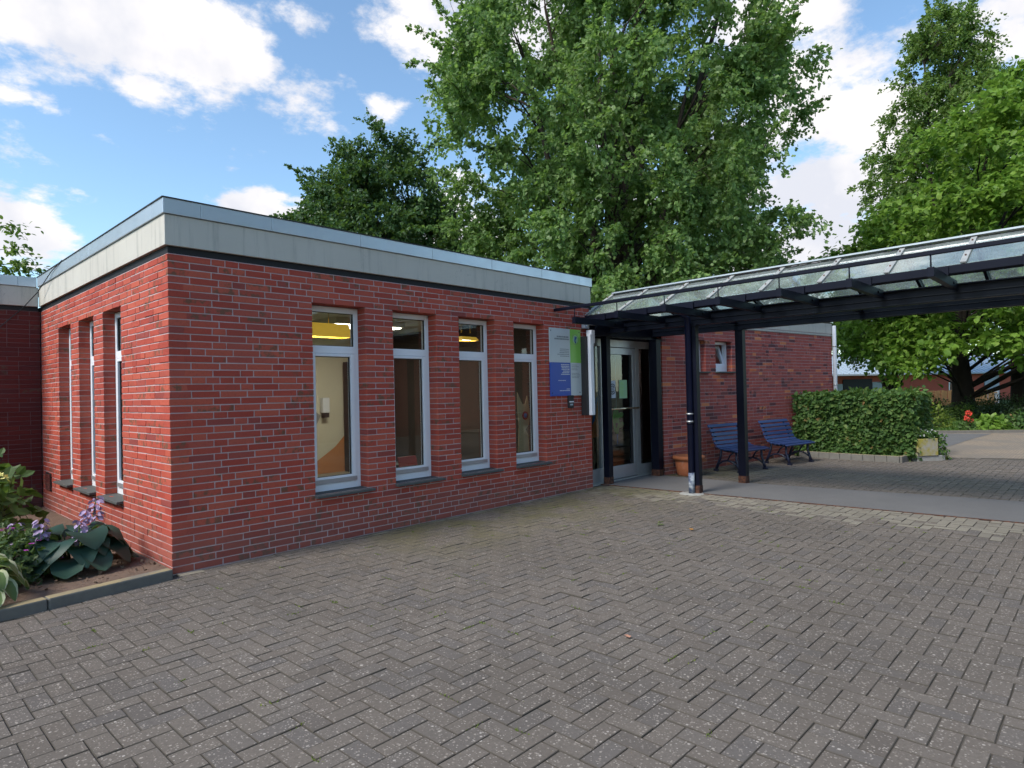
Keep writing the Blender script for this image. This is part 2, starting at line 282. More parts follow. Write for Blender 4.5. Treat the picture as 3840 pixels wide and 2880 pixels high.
# ------------------------------------------------------------------ mesh helpers
def tag(o, label=None, cat=None, group=None, kind=None):
    for k_, v in (('label', label), ('category', cat), ('group', group), ('kind', kind)):
        if v: o[k_] = v
    return o
def empty(name, loc=(0, 0, 0), rz=0):
    o = bpy.data.objects.new(name, None); col.objects.link(o); o.location = loc; o.rotation_euler = (0, 0, rz); o.empty_display_size = .1; return o
def thing(name, label, cat, loc=(0, 0, 0), rz=0, group=None): return tag(empty(name, loc, rz), label, cat, group)
def link(name, me, parent=None, mw=None):
    o = bpy.data.objects.new(name, me); col.objects.link(o)
    if parent is not None: o.parent = parent
    if mw is not None: o.matrix_local = mw
    return o
def npmesh(name, V, Fq, mats, smooth=False, midx=None):
    me = bpy.data.meshes.new(name); V = np.asarray(V, np.float32); Fq = np.asarray(Fq, np.int32); n, k = Fq.shape
    me.vertices.add(len(V)); me.vertices.foreach_set('co', V.ravel()); me.loops.add(n * k); me.loops.foreach_set('vertex_index', Fq.ravel())
    me.polygons.add(n); me.polygons.foreach_set('loop_start', np.arange(n, dtype=np.int32) * k); me.polygons.foreach_set('loop_total', np.full(n, k, np.int32))
    me.polygons.foreach_set('use_smooth', np.full(n, bool(smooth)))
    for m in (mats if isinstance(mats, (list, tuple)) else [mats]): me.materials.append(m)
    if midx is not None: me.polygons.foreach_set('material_index', np.asarray(midx, np.int32))
    me.update(); me.validate(); return me
class MB:
    def __init__(s): s.v = []; s.f = []; s.sm = []
    def add(s, v, f, smooth=False):
        o = len(s.v); s.v += [tuple(map(float, p)) for p in v]; s.f += [tuple(i + o for i in q) for q in f]; s.sm += [smooth] * len(f); return s
    def box(s, a, b, bev=0):
        x0, y0, z0 = np.minimum(a, b); x1, y1, z1 = np.maximum(a, b)
        return s.hexa([(x0, y0, z0), (x1, y0, z0), (x1, y1, z0), (x0, y1, z0), (x0, y0, z1), (x1, y0, z1), (x1, y1, z1), (x0, y1, z1)])
    def hexa(s, v): return s.add(v, [(0, 3, 2, 1), (4, 5, 6, 7), (0, 1, 5, 4), (1, 2, 6, 5), (2, 3, 7, 6), (3, 0, 4, 7)])
    def bar(s, p, q, w, h, up=(0, 0, 1)):
        p = np.array(p, float); q = np.array(q, float); d = (q - p) / np.linalg.norm(q - p); a = np.cross(d, up); a /= np.linalg.norm(a); b = np.cross(a, d)
        c = [(-1, -1), (1, -1), (1, 1), (-1, 1)]
        return s.hexa([p + a * w / 2 * i + b * h / 2 * j for i, j in c] + [q + a * w / 2 * i + b * h / 2 * j for i, j in c])
    def tube(s, pts, rad, n=10, caps=True):
        pts = np.array(pts, float); rad = np.broadcast_to(rad, (len(pts),)); ang = np.linspace(0, 2 * math.pi, n, endpoint=False); V = []
        for i, p in enumerate(pts):
            d = pts[min(i + 1, len(pts) - 1)] - pts[max(i - 1, 0)]; d /= np.linalg.norm(d) + 1e-9; a = np.cross(d, (0, 0, 1) if abs(d[2]) < .9 else (1, 0, 0)); a /= np.linalg.norm(a); b = np.cross(d, a)
            V += [p + rad[i] * (a * math.cos(t) + b * math.sin(t)) for t in ang]
        Fc = [(i * n + j, i * n + (j + 1) % n, (i + 1) * n + (j + 1) % n, (i + 1) * n + j) for i in range(len(pts) - 1) for j in range(n)]
        if caps: Fc += [tuple(range(n))[::-1], tuple((len(pts) - 1) * n + j for j in range(n))]
        return s.add(V, Fc, True)
    def lathe(s, prof, c=(0, 0, 0), n=24):
        ang = np.linspace(0, 2 * math.pi, n, endpoint=False); V = [(c[0] + r * math.cos(t), c[1] + r * math.sin(t), c[2] + z) for r, z in prof for t in ang]
        return s.add(V, [(i * n + j, i * n + (j + 1) % n, (i + 1) * n + (j + 1) % n, (i + 1) * n + j) for i in range(len(prof) - 1) for j in range(n)], True)
    def prism(s, poly, off):                                     # closed outline (3D points) pushed along off
        p = [np.array(q, float) for q in poly]; n = len(p); o = np.array(off, float)
        return s.add(p + [q + o for q in p], [tuple(range(n))[::-1], tuple(range(n, 2 * n))] + [(i, (i + 1) % n, n + (i + 1) % n, n + i) for i in range(n)])
    def mesh(s, name, mat, bevel=0):
        me = bpy.data.meshes.new(name); me.from_pydata(s.v, [], s.f); me.polygons.foreach_set('use_smooth', s.sm); me.materials.append(mat); me.update(); return me
    def build(s, name, mat, parent=None, bevel=0):
        o = link(name, s.mesh(name, mat), parent)
        if bevel:
            b = o.modifiers.new('bevel', 'BEVEL'); b.width = bevel; b.segments = 2; b.limit_method = 'ANGLE'
        return o
def box(name, a, b, mat, parent=None, bevel=0): return MB().box(a, b).build(name, mat, parent, bevel)
def sheet(name, poly, z, mat, kind='structure'):
    me = bpy.data.meshes.new(name); me.from_pydata([(x, y, z) for x, y in poly], [], [tuple(range(len(poly)))]); me.materials.append(mat); o = link(name, me); tag(o, kind=kind); return o

# ------------------------------------------------------------------ setting: ground
sheet('ground', [(-400, -400), (500, -400), (500, 500), (-400, 500)], -.06, M_EARTH)
yard = sheet('paved_yard', [(-9, -12), (14.2, -12), (14.2, 2), (-9, 2)], -.006, M_JOINT); tag(yard, 'grey herringbone paving of the yard')
walk = sheet('walkway', [(6.40, .22), (6.63, -5.2), (6.72, -8), (8.30, -8), (8.14, -5.05), (7.80, -1.8), (7.86, .22)], .006, M_ASPH)
box('steel_edging', (0, 0, 0), (1, 1, 1), M_RUST, walk)
e = bpy.data.objects['steel_edging']; bpy.data.objects.remove(e)
MB().bar((6.385, .2, .004), (6.615, -5.2, .004), .012, .012).bar((6.615, -5.2, .004), (6.70, -7.8, .004), .012, .012).build('steel_edging', M_RUST, walk)
sheet('plaza', [(13.15, -2.6), (13.28, -3.42), (13.75, -4.62), (14.6, -7), (15, -14), (26, -14), (22.6, -6), (21.66, -3.97), (20.39, -1.96), (19.5, 4), (13.6, 4)], -.001, M_SAND)
sheet('side_path', [tuple(gz(x_, y_)[:2]) for x_, y_ in ((3440, 1712), (3530, 1683), (3660, 1642), (3720, 1627), (3480, 1626), (3250, 1630), (3250, 1660))], .004, M_ASPH)
sheet('lawn', [(20.39, -1.96), (21.66, -3.97), (22.6, -6), (26, -14), (70, -30), (70, 30), (19.5, 8)], .03, M_LAWN)
mb = MB()
for p, q in (((20.3, -1.6), (20.39, -1.96)), ((20.39, -1.96), (21.66, -3.97)), ((21.66, -3.97), (22.6, -6)), ((22.6, -6), (26, -14))): mb.bar((*p, .02), (*q, .02), .08, .12)
tag(mb.build('lawn_kerb', M_KERB), kind='structure')

# herringbone pavers -----------------------------------------------------
def paver_shape(L, Wd, j=0):
    b = .0032; h = .05; g = .0020; x, y = L / 2 - g, Wd / 2 - g
    V = [(-x, -y, -h), (x, -y, -h), (x, y, -h), (-x, y, -h), (-x, -y, -b * .85), (x, -y, -b * .85), (x, y, -b * .85), (-x, y, -b * .85), (-x + b, -y + b, 0), (x - b, -y + b, 0), (x - b, y - b, 0), (-x + b, y - b, 0)]
    Fq = [(0, 1, 5, 4), (1, 2, 6, 5), (2, 3, 7, 6), (3, 0, 4, 7), (4, 5, 9, 8), (5, 6, 10, 9), (6, 7, 11, 10), (7, 4, 8, 11), (8, 9, 10, 11)]
    return np.array(V), np.array(Fq)
m_ = .1025
pav = []
X0, X1, Y0, Y1 = -3.6, 13.4, -8.2, -.115
for i in range(int(X0 / m_), int(X1 / m_)):
    for j in range(int(Y0 / m_) - 1, int(-.115 / m_) + 12):
        c = (i - j) % 4
        if c == 0: a = (i * m_, (i + 2) * m_, j * m_, (j + 1) * m_)
        elif c == 2: a = (i * m_, (i + 1) * m_, (j - 1) * m_, (j + 1) * m_)
        else: continue
        x0, x1, y0, y1 = a
        top = -.115 if x0 < 6.4 else .25
        if x0 < -.06: top = -.10
        y1 = min(y1, top)
        if y1 - y0 < .035: continue
        cx, cy = (x0 + x1) / 2, (y0 + y1) / 2
        if cx > 6.5 + (-.03) * cy and cx < 7.75 - .06 * (cy + 1.8): continue            # under the asphalt walk
        if cx > 8 and cy > -.2 - .1405 * (cx - 7.92): continue                          # inside the rear wing
        if cx > 12.15 and cy > -2.85: continue                                          # hedge bed
        if cx > 13.2 + max(0, (-3.4 - cy)) * .40: continue
        if cx - x0 and (cx + 1.98) * .6869 - (cy + 5.94) * .7264 > 9 + .9 * ((cx + 1.98) * .7267 + (cy + 5.94) * .6868): continue
        pav.append((cx, cy, x1 - x0, y1 - y0, 0))
x = .02
while x < 6.2:                                                                           # border course along the wall
    L = .205 + rng.uniform(-.01, .03); pav.append((x + L / 2, -.058, L, .103, 1)); x += L
x = -3.5
while x < 0: pav.append((x + .105, -.155 + .10 * x * 0, .21, .10, 2)); x += .21
pv = []
for cx, cy, L, Wd, fl in pav:
    dep = (cx - CAM[0]) * FW[0] + (cy - CAM[1]) * FW[1]
    lat = (cx - CAM[0]) * RT[0] + (cy - CAM[1]) * RT[1]
    vis = dep > .3 and abs(lat) < dep * .83 and dep > 1.48 * 2395 / 1500
    light = (fl == 1 and rng.random() < .45) or (fl == 0 and cx > 5.74 + .03 * -cy + rng.normal(0, .17) - .10 * (cy < -2) * min(1, (-cy - 2) / 2) and cx < 6.9)
    pv.append((dep if vis else 1e3 + dep, cx, cy, L, Wd, light))
pv.sort()
cache = {}
VV, FF, MI = [], [], []
for n_, (dep, cx, cy, L, Wd, light) in enumerate(pv):
    dz = rng.normal(0, .0015); tx, ty = rng.normal(0, .0045, 2)
    if n_ < 300:
        key = (round(L, 3), round(Wd, 3), light)
        if key not in cache:
            V, Fq = paver_shape(L, Wd); cache[key] = npmesh('paver', V, Fq, [M_PAVER_LIGHT if light else M_PAVER, M_EDGE], midx=[1] * 8 + [0])
        link('paver', cache[key], yard, Matrix.Translation((cx, cy, dz)) @ Matrix.Rotation(tx, 4, 'X') @ Matrix.Rotation(ty, 4, 'Y') @ Matrix.Rotation(rng.normal(0, .008), 4, 'Z'))
    else:
        V, Fq = paver_shape(L, Wd); V[:, 2] += dz + V[:, 0] * ty + V[:, 1] * tx; V[:, 0] += cx; V[:, 1] += cy; V[:, :2] += rng.normal(0, .0012, 2)
        FF.append(Fq + 12 * len(VV)); VV.append(V); MI += [2] * 8 + [int(light)]
o = link('paver', npmesh('paver', np.concatenate(VV), np.concatenate(FF), [M_PAVER, M_PAVER_LIGHT, M_EDGE], midx=MI), yard); tag(o, kind='stuff')

# ------------------------------------------------------------------ brick walls
def bond(a, b, row, first=None):
    """lengths of a wild bond between a and b"""
    out = []; u = a; J = .010
    if first: out.append((u, min(u + first, b))); u += first + J
    elif row % 2: out.append((u, min(u + .115, b))); u += .125
    while u < b - .02:
        rem = b - u
        if rem <= .262: out.append((u, b)); break
        if rem <= .375: out.append((u, u + (.24 if rem > .34 else rem / 2 - J / 2))); u = out[-1][1] + J; continue
        L = .24 if rng.random() < .66 else .115
        if rem - L - J < .06: L = rem - .115 - J
        out.append((u, u + L)); u += L + J
    return [(p, q) for p, q in out if q - p > .03]
def brick_shape(L, H, Dp, jit=0):
    b = .0025; x, z = L / 2, H / 2
    V = np.array([(-x, Dp, -z), (x, Dp, -z), (x, Dp, z), (-x, Dp, z), (-x, b, -z), (x, b, -z), (x, b, z), (-x, b, z), (-x + b, 0, -z + b), (x - b, 0, -z + b), (x - b, 0, z - b), (-x + b, 0, z - b)])
    Fq = np.array([(0, 1, 5, 4), (1, 2, 6, 5), (2, 3, 7, 6), (3, 0, 4, 7), (4, 5, 9, 8), (5, 6, 10, 9), (6, 7, 11, 10), (7, 4, 8, 11), (8, 9, 10, 11)])
    if jit: V[4:] += rng.normal(0, jit, (8, 3))
    return V, Fq
def brick_wall(parts, O, U, N, L, rows, ch, openings, z0=0.0, start=None, core=.26, umin=None):
    """collects bricks of one facade into parts['bricks'] and returns the core boxes; openings (u0,u1,z0,z1)"""
    O = np.array(O, float); U = np.array(U, float); N = np.array(N, float)
    for r in range(rows):
        za, zb = z0 + r * ch, z0 + (r + 1) * ch; zm = (za + zb) / 2
        cuts = sorted((o[0], o[1]) for o in openings if o[2] < zm < o[3])
        segs = []; u = 0.0; 
        if start: u, first = start[r % 2]
        else: first = None
        u_start = u
        for c0, c1 in cuts: segs.append((u, c0)); u = c1
        segs.append((u, L))
        for s0, s1 in segs:
            if s1 - s0 < .03: continue
            for p, q in bond(s0, s1, r, first if s0 == u_start else None):
                parts.append((O, U, N, (p + q) / 2, zm, q - p, ch - .0095))
def core_mesh(O, U, N, L, openings, z0, z1, d0=.0045, d1=.25, inset=True):
    O = np.array(O, float); U = np.array(U, float); N = np.array(N, float); mb = MB()
    us = sorted({0, L, *[o[0] for o in openings], *[o[1] for o in openings]})
    def bx(a, b, c, d):
        P = lambda u, dd, z: O + U * u - N * dd + np.array((0, 0, z))
        mb.hexa([P(a, d0, c), P(b, d0, c), P(b, d1, c), P(a, d1, c), P(a, d0, d), P(b, d0, d), P(b, d1, d), P(a, d1, d)])
    lo_ = {o[0] for o in openings}; hi_ = {o[1] for o in openings}; g = .006
    for a, b in zip(us[:-1], us[1:]):
        if b - a < 1e-6: continue
        op = [o for o in openings if o[0] <= a + 1e-6 and o[1] >= b - 1e-6]
        if op: bx(a - g, b + g, z0, op[0][2] - .004); bx(a - g, b + g, op[0][3] + .008, z1)
        else: bx(a + (g if a in hi_ or (a == 0 and inset) else 0), b - (g if b in lo_ or b == L else 0), z0, z1)
    return mb
def place_bricks(items, mat, n_parts=300, Dp=.115):
    """items: (parent, brick tuple); the n_parts that show largest become objects, the rest one mesh per parent"""
    sc = []
    for i, (par, (O, U, N, u, z, L, H)) in enumerate(items):
        c = O + U * u + np.array((0, 0, z)); d = c - CAM; dep = d @ FW; lx = d @ RT / dep if dep > 0 else 9; ly = d @ UP / dep if dep > 0 else 9
        vis = dep > 0 and abs(lx) < .79 and abs(ly) < .6
        sc.append((-(L * abs(d @ N) / np.linalg.norm(d) / dep ** 2) if vis else 1 + i, i))
    order = [i for _, i in sorted(sc)]; cache = {}; rest = {}
    for k_, i in enumerate(order):
        par, (O, U, N, u, z, L, H) = items[i]; c = O + U * u + np.array((0, 0, z))
        Rm = Matrix(((U[0], -N[0], 0, c[0]), (U[1], -N[1], 0, c[1]), (0, 0, 1, c[2]), (0, 0, 0, 1)))
        if k_ < n_parts:
            key = (round(L, 3), round(H, 4), int(rng.integers(2)))
            if key not in cache:
                V, Fq = brick_shape(L, H, Dp, .0008); cache[key] = npmesh('brick', V, Fq, mat)
            link('brick', cache[key], par, Rm @ Matrix.Translation((0, float(np.clip(rng.normal(0, .0011), -.002, .0015)), 0)))
        else:
            V, Fq = brick_shape(L, H, Dp, .0009); V[:, 1] += np.clip(rng.normal(0, .0012), -.002, .0015)
            V = V @ np.array((U, -N, (0, 0, 1.0))) + c; r = rest.setdefault(id(par), (par, [], [])); r[2].append(Fq + 12 * len(r[1])); r[1].append(V)
    for par, V, Fq in rest.values():
        o = link('brick', npmesh('brick', np.concatenate(V), np.concatenate(Fq), mat), par); tag(o, kind='stuff')

# ---- front pavilion
CH = 2.78 / 44; WZ0, WZ1 = 8 * CH, 39 * CH; LEN_A, DEP_A = 6.09, 4.98
pavil = thing('brick_pavilion', 'flat-roofed red brick pavilion with tall narrow white windows and grey roof edge', 'building')
fo = [(1.365 + i, 2.0 + i, WZ0, WZ1) for i in range(4)]
lo = [(1.34 + i, 1.975 + i, WZ0, WZ1) for i in range(3)]
wf = core_mesh((0, 0, 0), (1, 0, 0), (0, -1, 0), LEN_A, fo, -.3, 2.782).build('front_wall', M_MORTAR, pavil)
wl = core_mesh((0, .251, 0), (0, 1, 0), (-1, 0, 0), DEP_A, [(a - .251, b - .251, c, d) for a, b, c, d in lo], -.3, 2.782, inset=False).build('side_wall', M_MORTAR, pavil)
fb_, lb_ = [], []
brick_wall(fb_, (0, 0, 0), (1, 0, 0), (0, -1, 0), LEN_A, 44, CH, fo, start={0: (0.0, .1775), 1: (.125, .24)})
brick_wall(lb_, (0, 0, 0), (0, 1, 0), (-1, 0, 0), DEP_A, 44, CH, lo, start={0: (.125, .24), 1: (0.0, .24)})
place_bricks([(wf, b) for b in fb_] + [(wl, b) for b in lb_], M_BRICK, 300, .15)
box('end_wall', (LEN_A - .24, .252, -.3), (LEN_A - .004, 5.2, 3.1), M_MORTAR, pavil)
box('back_wall', (.25, 5.0, -.3), (LEN_A - .25, 5.2, 3.1), M_CREAM, pavil)
MB().box((.004, .004, 2.783), (LEN_A - .01, .25, 2.85)).box((.004, .251, 2.783), (.25, 5.2, 2.85)).build('damp_course', M_BLACK, pavil)
fas = MB().box((-.028, -.028, 2.846), (LEN_A + .012, .2, 3.113)); fas.build('front_fascia', M_CONC, pavil, .004)
MB().box((-.028, .2, 2.846), (.2, DEP_A - .03, 3.113)).build('side_fascia', M_CONC, pavil, .004)
box('end_fascia', (LEN_A - .2, .2, 2.846), (LEN_A + .012, 5.2, 3.113), M_CONC, pavil)
def coping(x0, x1, y0, y1, parent): return MB().box((x0, y0, 3.116), (x1, y1, 3.250)).build('coping_panel', M_ZINC, parent, .003)
ed = [-.045, .27, .93, 1.93, 2.93, 3.93, 4.93, 5.80, LEN_A + .035]
for a, b in zip(ed[:-1], ed[1:]): coping(a + .0015, b - .0015, -.045, .24, pavil)
ed = [.2425, 2.3, DEP_A - .045]
for a, b in zip(ed[:-1], ed[1:]): coping(-.045, .24, a + .0015, b - .0015, pavil)
coping(LEN_A - .2, LEN_A + .035, .2425, 5.2, pavil)
MB().bar((-.0465, DEP_A - .05, 3.253), (-.0465, -.0465, 3.253), .012, .010).bar((-.0465, -.0465, 3.2535), (LEN_A + .035, -.0465, 3.2535), .012, .010).build('roof_edge_trim', M_GASKET, pavil)
box('roof', (-.02, .2, 3.02), (LEN_A - .02, 5.25, 3.10), M_BLACK, pavil)
def make_window(O, U, N, w, z0, z1, parent, sillw=.05, back=.035):
    O = np.array(O, float); U = np.array(U, float); N = np.array(N, float); P = lambda u, d, z: O + U * u - N * (d + back if d > .09 else d) + np.array((0, 0, z))
    def bx(mb, a, b, c, d, e, f): return mb.hexa([P(a, c, e), P(b, c, e), P(b, d, e), P(a, d, e), P(a, c, f), P(b, c, f), P(b, d, f), P(a, d, f)])
    fr = MB(); T = .055; zt_ = z1 - .46
    bx(fr, 0, T, .115, .185, z0, z1); bx(fr, w - T, w, .115, .185, z0, z1); bx(fr, T, w - T, .115, .185, z1 - .06, z1); bx(fr, T, w - T, .117, .185, z0, z0 + .075)
    win = fr.build('window', M_WHITE, parent, .004)
    tr = MB(); bx(tr, T + .001, w - T - .001, .108, .180, zt_ - .04, zt_ + .04); tr.build('transom', M_WHITE, win, .004)
    sa = MB(); S = .05; a0, a1 = T + .001, w - T - .001; b0, b1 = z0 + .078, zt_ - .042
    bx(sa, a0, a0 + S, .105, .170, b0, b1); bx(sa, a1 - S, a1, .105, .170, b0, b1); bx(sa, a0 + S, a1 - S, .105, .170, b1 - S * .6, b1); bx(sa, a0 + S, a1 - S, .105, .170, b0, b0 + S + .02)
    sa.build('sash', M_WHITE, win, .004)
    ga = MB()
    for c0, c1, e0, e1 in ((a0 + S, a1 - S, b0 + S + .02, b1 - S * .6), (T, w - T, zt_ + .04, z1 - .06)):
        g = .006
        bx(ga, c0, c0 + g, .128, .150, e0, e1); bx(ga, c1 - g, c1, .128, .150, e0, e1); bx(ga, c0 + g, c1 - g, .128, .150, e1 - g, e1); bx(ga, c0 + g, c1 - g, .128, .150, e0, e0 + g)
        p = MB(); bx(p, c0 + .003, c1 - .003, .138, .142, e0 + .003, e1 - .003); p.build('pane', M_GLASS, win)
    ga.build('gasket', M_GASKET, win)
    dr = MB(); bx(dr, T, w - T, .098, .104, z0 + .082, z0 + .125); dr.build('drip_rail', M_ALU, win)
    sl_ = MB(); sl_.hexa([P(-.012, -.065, z0 - .034), P(w + sillw, -.065, z0 - .034), P(w + .0, .14, z0 - .030), P(0.0, .14, z0 - .030), P(-.012, -.065, z0 - .008), P(w + sillw, -.065, z0 - .008), P(w + .0, .14, z0 + .004), P(0.0, .14, z0 + .004)])
    sl_.build('sill', M_SLATE, win, .003); return win
for o in fo: make_window((o[0], 0, 0), (1, 0, 0), (0, -1, 0), o[1] - o[0], WZ0, WZ1, pavil)
for o in lo: make_window((0, o[0], 0), (0, 1, 0), (-1, 0, 0), o[1] - o[0], WZ0, WZ1, pavil, back=.0)
# terracotta vent
v = MB()
for i in range(9): v.box((-.022, 4.46, .33 + i * .024), (-.004, 4.74, .342 + i * .024))
v.build('vent_grille', M_BRICK_DARK, pavil)
box('vent_frame', (-.012, 4.44, .32), (.002, 4.76, .555), M_BLACK, pavil)
chr_ = thing('dark_chair', 'black chair standing in the room behind the second tall window', 'chair', (3.55, 1.7, .06), .6)
box('seat', (-.21, -.21, .42), (.21, .21, .46), M_PANELD, chr_, .01); box('backrest', (-.21, .19, .52), (.21, .22, .86), M_PANELD, chr_, .01)
for x_ in (-.19, .17):
    for y_ in (-.19, .19): box('leg', (x_, y_, 0), (x_ + .022, y_ + .022, .42 if y_ < 0 else .86), M_ALU, chr_)
# interior of the pavilion
box('floor_inside', (.25, .25, .02), (LEN_A - .25, 5.0, .06), M_LINO, pavil); box('ceiling_inside', (.25, .25, 2.72), (LEN_A - .25, 5.0, 2.76), M_CEIL, pavil)
box('inner_lining', (.27, 4.90, .06), (LEN_A - .25, 4.96, 2.72), M_CREAM, pavil); box('end_lining', (5.78, .3, .06), (5.84, 4.88, 2.72), M_DKWALL, pavil)
box('cupboard', (0, 0, 0), (.55, .5, 2.1), M_PANELD, thing('dark_cupboard', 'dark cupboard standing inside at the right behind the first tall window', 'cupboard', (4.72, 4.35, .06)))
cp = bpy.data.objects['cupboard']; box('plinth', (.02, .02, -.0), (.53, .48, .05), M_GASKET, cp.parent)
mur = thing('wall_mural', 'orange and grey mural painted on the cream wall inside the first window', 'mural', (1.55, 4.89, 0))
MB().prism([(2.6, 0, .06), (3.9, 0, .06), (3.9, 0, .75), (3.3, 0, .85), (3.0, 0, .55), (2.8, 0, .42), (2.6, 0, .3)], (0, -.004, 0)).build('orange_field', M_ORANGE, mur)
MB().prism([(1.9, -.005, .5), (2.5, -.005, .8), (2.7, -.005, 1.15), (2.4, -.005, 1.35), (2.1, -.005, 1.3), (1.8, -.005, .9)], (0, -.004, 0)).build('grey_field', M_GREYMURAL, mur)
def pendant(x, y, z, L, label, kz=1.0):
    t = thing('pendant_lamp', label, 'lamp', (x, y, z), 0, 'yellow lamps inside the pavilion')
    MB().prism([(-L / 2, -.11, 0), (-L / 2, .11, 0), (-L / 2, .07, .10 * kz), (-L / 2, -.07, .10 * kz)], (L, 0, 0)).build('shade', M_LAMP, t); MB().box((-L / 2, -.115, -.075 * kz), (L / 2, -.108, .0)).box((-L / 2, .108, -.075 * kz), (L / 2, .115, .0)).box((-L / 2 - .006, -.115, -.075 * kz), (-L / 2 - .001, .115, .0)).box((L / 2 + .001, -.115, -.075 * kz), (L / 2 + .006, .115, .0)).build('skirt', M_LAMP, t); box('tube', (-L / 2 + .03, -.05, -.012), (L / 2 - .03, .05, -.002), M_TUBE, t)
    MB().tube([(L * .3, 0, .1), (L * .3, 0, 2.72 - z)], .006, 6).tube([(-L * .3, 0, .1), (-L * .3, 0, 2.72 - z)], .006, 6).build('hanger', M_BRASS, t)
pendant(2.05, 1.5, 2.35, 1.3, 'lit yellow lamp hanging behind the upper pane of the first tall window')
pendant(4.95, 1.6, 2.37, .32, 'lit yellow lamp hanging behind the upper pane of the third tall window', .35)
cl_ = thing('added_fill_light', 'flat fill light added on the ceiling to brighten the pavilion room', 'lamp', (3.9, 3.0, 2.66)); box('frame', (-.65, -.35, -.04), (.65, .35, .06), M_CEIL, cl_); box('diffuser', (-.6, -.3, -.055), (.6, .3, -.042), M_TUBE, cl_)  # light panel added to brighten the room behind the panes
dsp = thing('soap_dispenser', 'small wall dispenser on the cream wall seen through the first window', 'dispenser', (4.31, 4.86, 1.2))
box('body', (-.07, -.08, 0), (.07, .03, .28), M_PLASTIC, dsp, .01); box('outlet', (-.05, -.09, -.09), (.05, .02, -.002), M_GASKET, dsp)
cut = thing('wooden_animal', 'pale plywood animal cut-out with pointed ears behind the fourth tall window', 'cut-out figure', (4.90, .36, .50))
MB().prism([(-.12, 0, 0), (.14, 0, 0), (.12, 0, .36), (.06, 0, .46), (.13, 0, .52), (.16, 0, .66), (.14, 0, .80), (.11, 0, .95), (.06, 0, .83), (.00, 0, .83), (-.10, 0, 1.0), (-.10, 0, .78), (-.08, 0, .5)], (0, .012, 0)).build('body', M_WOOD, cut)
MB().lathe([(.0, 0), (.062, 0), (.062, .006), (0, .006)], n=20).build('eye', M_REDP, cut).matrix_local = Matrix.Translation((.05, -.002, .66)) @ Matrix.Rotation(R(90), 4, 'X')
MB().lathe([(.0, 0), (.036, 0), (.036, .006), (0, .006)], n=20).build('pupil', M_SKYB, cut).matrix_local = Matrix.Translation((.05, -.009, .66)) @ Matrix.Rotation(R(90), 4, 'X')
bk = thing('display_book', 'small red book propped up on the sill inside the second tall window', 'book', (2.81, .32, .55))
MB().hexa([(-.13, -.01, 0), (.13, -.01, 0), (.13, .02, 0), (-.13, .02, 0), (-.13, .05, .2), (.13, .05, .2), (.13, .08, .2), (-.13, .08, .2)]).build('cover', M_REDP, bk); box('page_block', (-.12, .025, .004), (.12, .085, .012), M_PAPER, bk)
box('inner_sill', (.25, .25, .44), (LEN_A - .26, .45, .50), M_WOODD, pavil)

# ---- left wing
wing = thing('brick_wing', 'red brick wing, coloured dark for shade, set back behind the flower bed on the left', 'building')
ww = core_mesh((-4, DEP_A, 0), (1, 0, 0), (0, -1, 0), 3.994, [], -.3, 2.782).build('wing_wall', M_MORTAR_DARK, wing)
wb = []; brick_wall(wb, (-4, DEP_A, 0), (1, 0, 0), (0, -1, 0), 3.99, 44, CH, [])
place_bricks([(ww, b) for b in wb], M_BRICK_DARK)  # bricks and mortar coloured dark to carry the shade over the wing
box('damp_course', (-4, DEP_A + .004, 2.783), (-.03, 6, 2.852), M_BLACK, wing)
box('fascia', (-4, DEP_A - .028, 2.846), (-.032, 6, 3.113), M_CONC, wing, .004)
for a, b in ((-3.5, -2.1), (-2.1, -.26), (-.26, -.049)): coping(a + .0015, b - .0015, DEP_A - .045, 6, wing)
cable = thing('roof_cable', 'thin wire running down from the roof edge across the left wing', 'cable')
MB().tube([(-.05, 3.49, 3.262), (-.06, 4.0, 3.20), (-.10, 4.6, 3.0), (-.22, 4.945, 2.80), (-.45, 4.945, 2.55), (-1.2, 4.945, 1.7)], .006, 6).build('wire', M_GASKET, cable); MB().box((-1.23, 4.93, 1.66), (-1.17, 4.975, 1.72)).build('clip', M_ALU, cable)

# ---- rear wing with the benches
TH = R(-8); UB = np.array((math.cos(TH), math.sin(TH), 0)); NB = np.array((math.sin(TH), -math.cos(TH), 0)); OB = np.array((7.92, -.2, 0)); LB = 6.33; CHB = .0646
rear = thing('rear_wing', 'rear brick wing with mottled bricks behind the blue benches', 'building')
bo = [(.735, 1.285, 28 * CHB, 37 * CHB), (1.605, 2.155, 28 * CHB, 37 * CHB)]
wr = core_mesh(OB, UB, NB, LB, bo, -.3, 2.72).build('long_wall', M_MORTAR_B, rear)
rb = []; brick_wall(rb, OB, UB, NB, LB, 41, CHB, bo)
place_bricks([(wr, b) for b in rb], M_BRICK_MOT)
def bpt(u, d, z): return OB + UB * u - NB * d + np.array((0, 0, z))
def bbox(name, a, b, c, d, e, f, mat, parent, bev=0): return MB().hexa([bpt(a, c, e), bpt(b, c, e), bpt(b, d, e), bpt(a, d, e), bpt(a, c, f), bpt(b, c, f), bpt(b, d, f), bpt(a, d, f)]).build(name, mat, parent, bev)
bbox('flashing', 0, LB + .02, -.015, .2, 2.655, 2.69, M_ALU_DULL, rear); bbox('fascia', 0, LB + .02, -.005, .25, 2.71, 2.95, M_CONC, rear); bbox('shadow_gap', 0, LB, .012, .25, 2.69, 2.71, M_BLACK, rear); bbox('upper_gap', 0, LB, .01, .25, 2.95, 2.975, M_BLACK, rear); bbox('coping_panel', -.02, LB + .04, -.03, .25, 2.975, 3.10, M_ZINC, rear)
bbox('gable_wall', LB - .25, LB - .002, .255, 5, -.3, 2.95, M_BRICK_MOT, rear); bbox('roof', 0, LB, .25, 5, 2.9, 3.0, M_BLACK, rear)
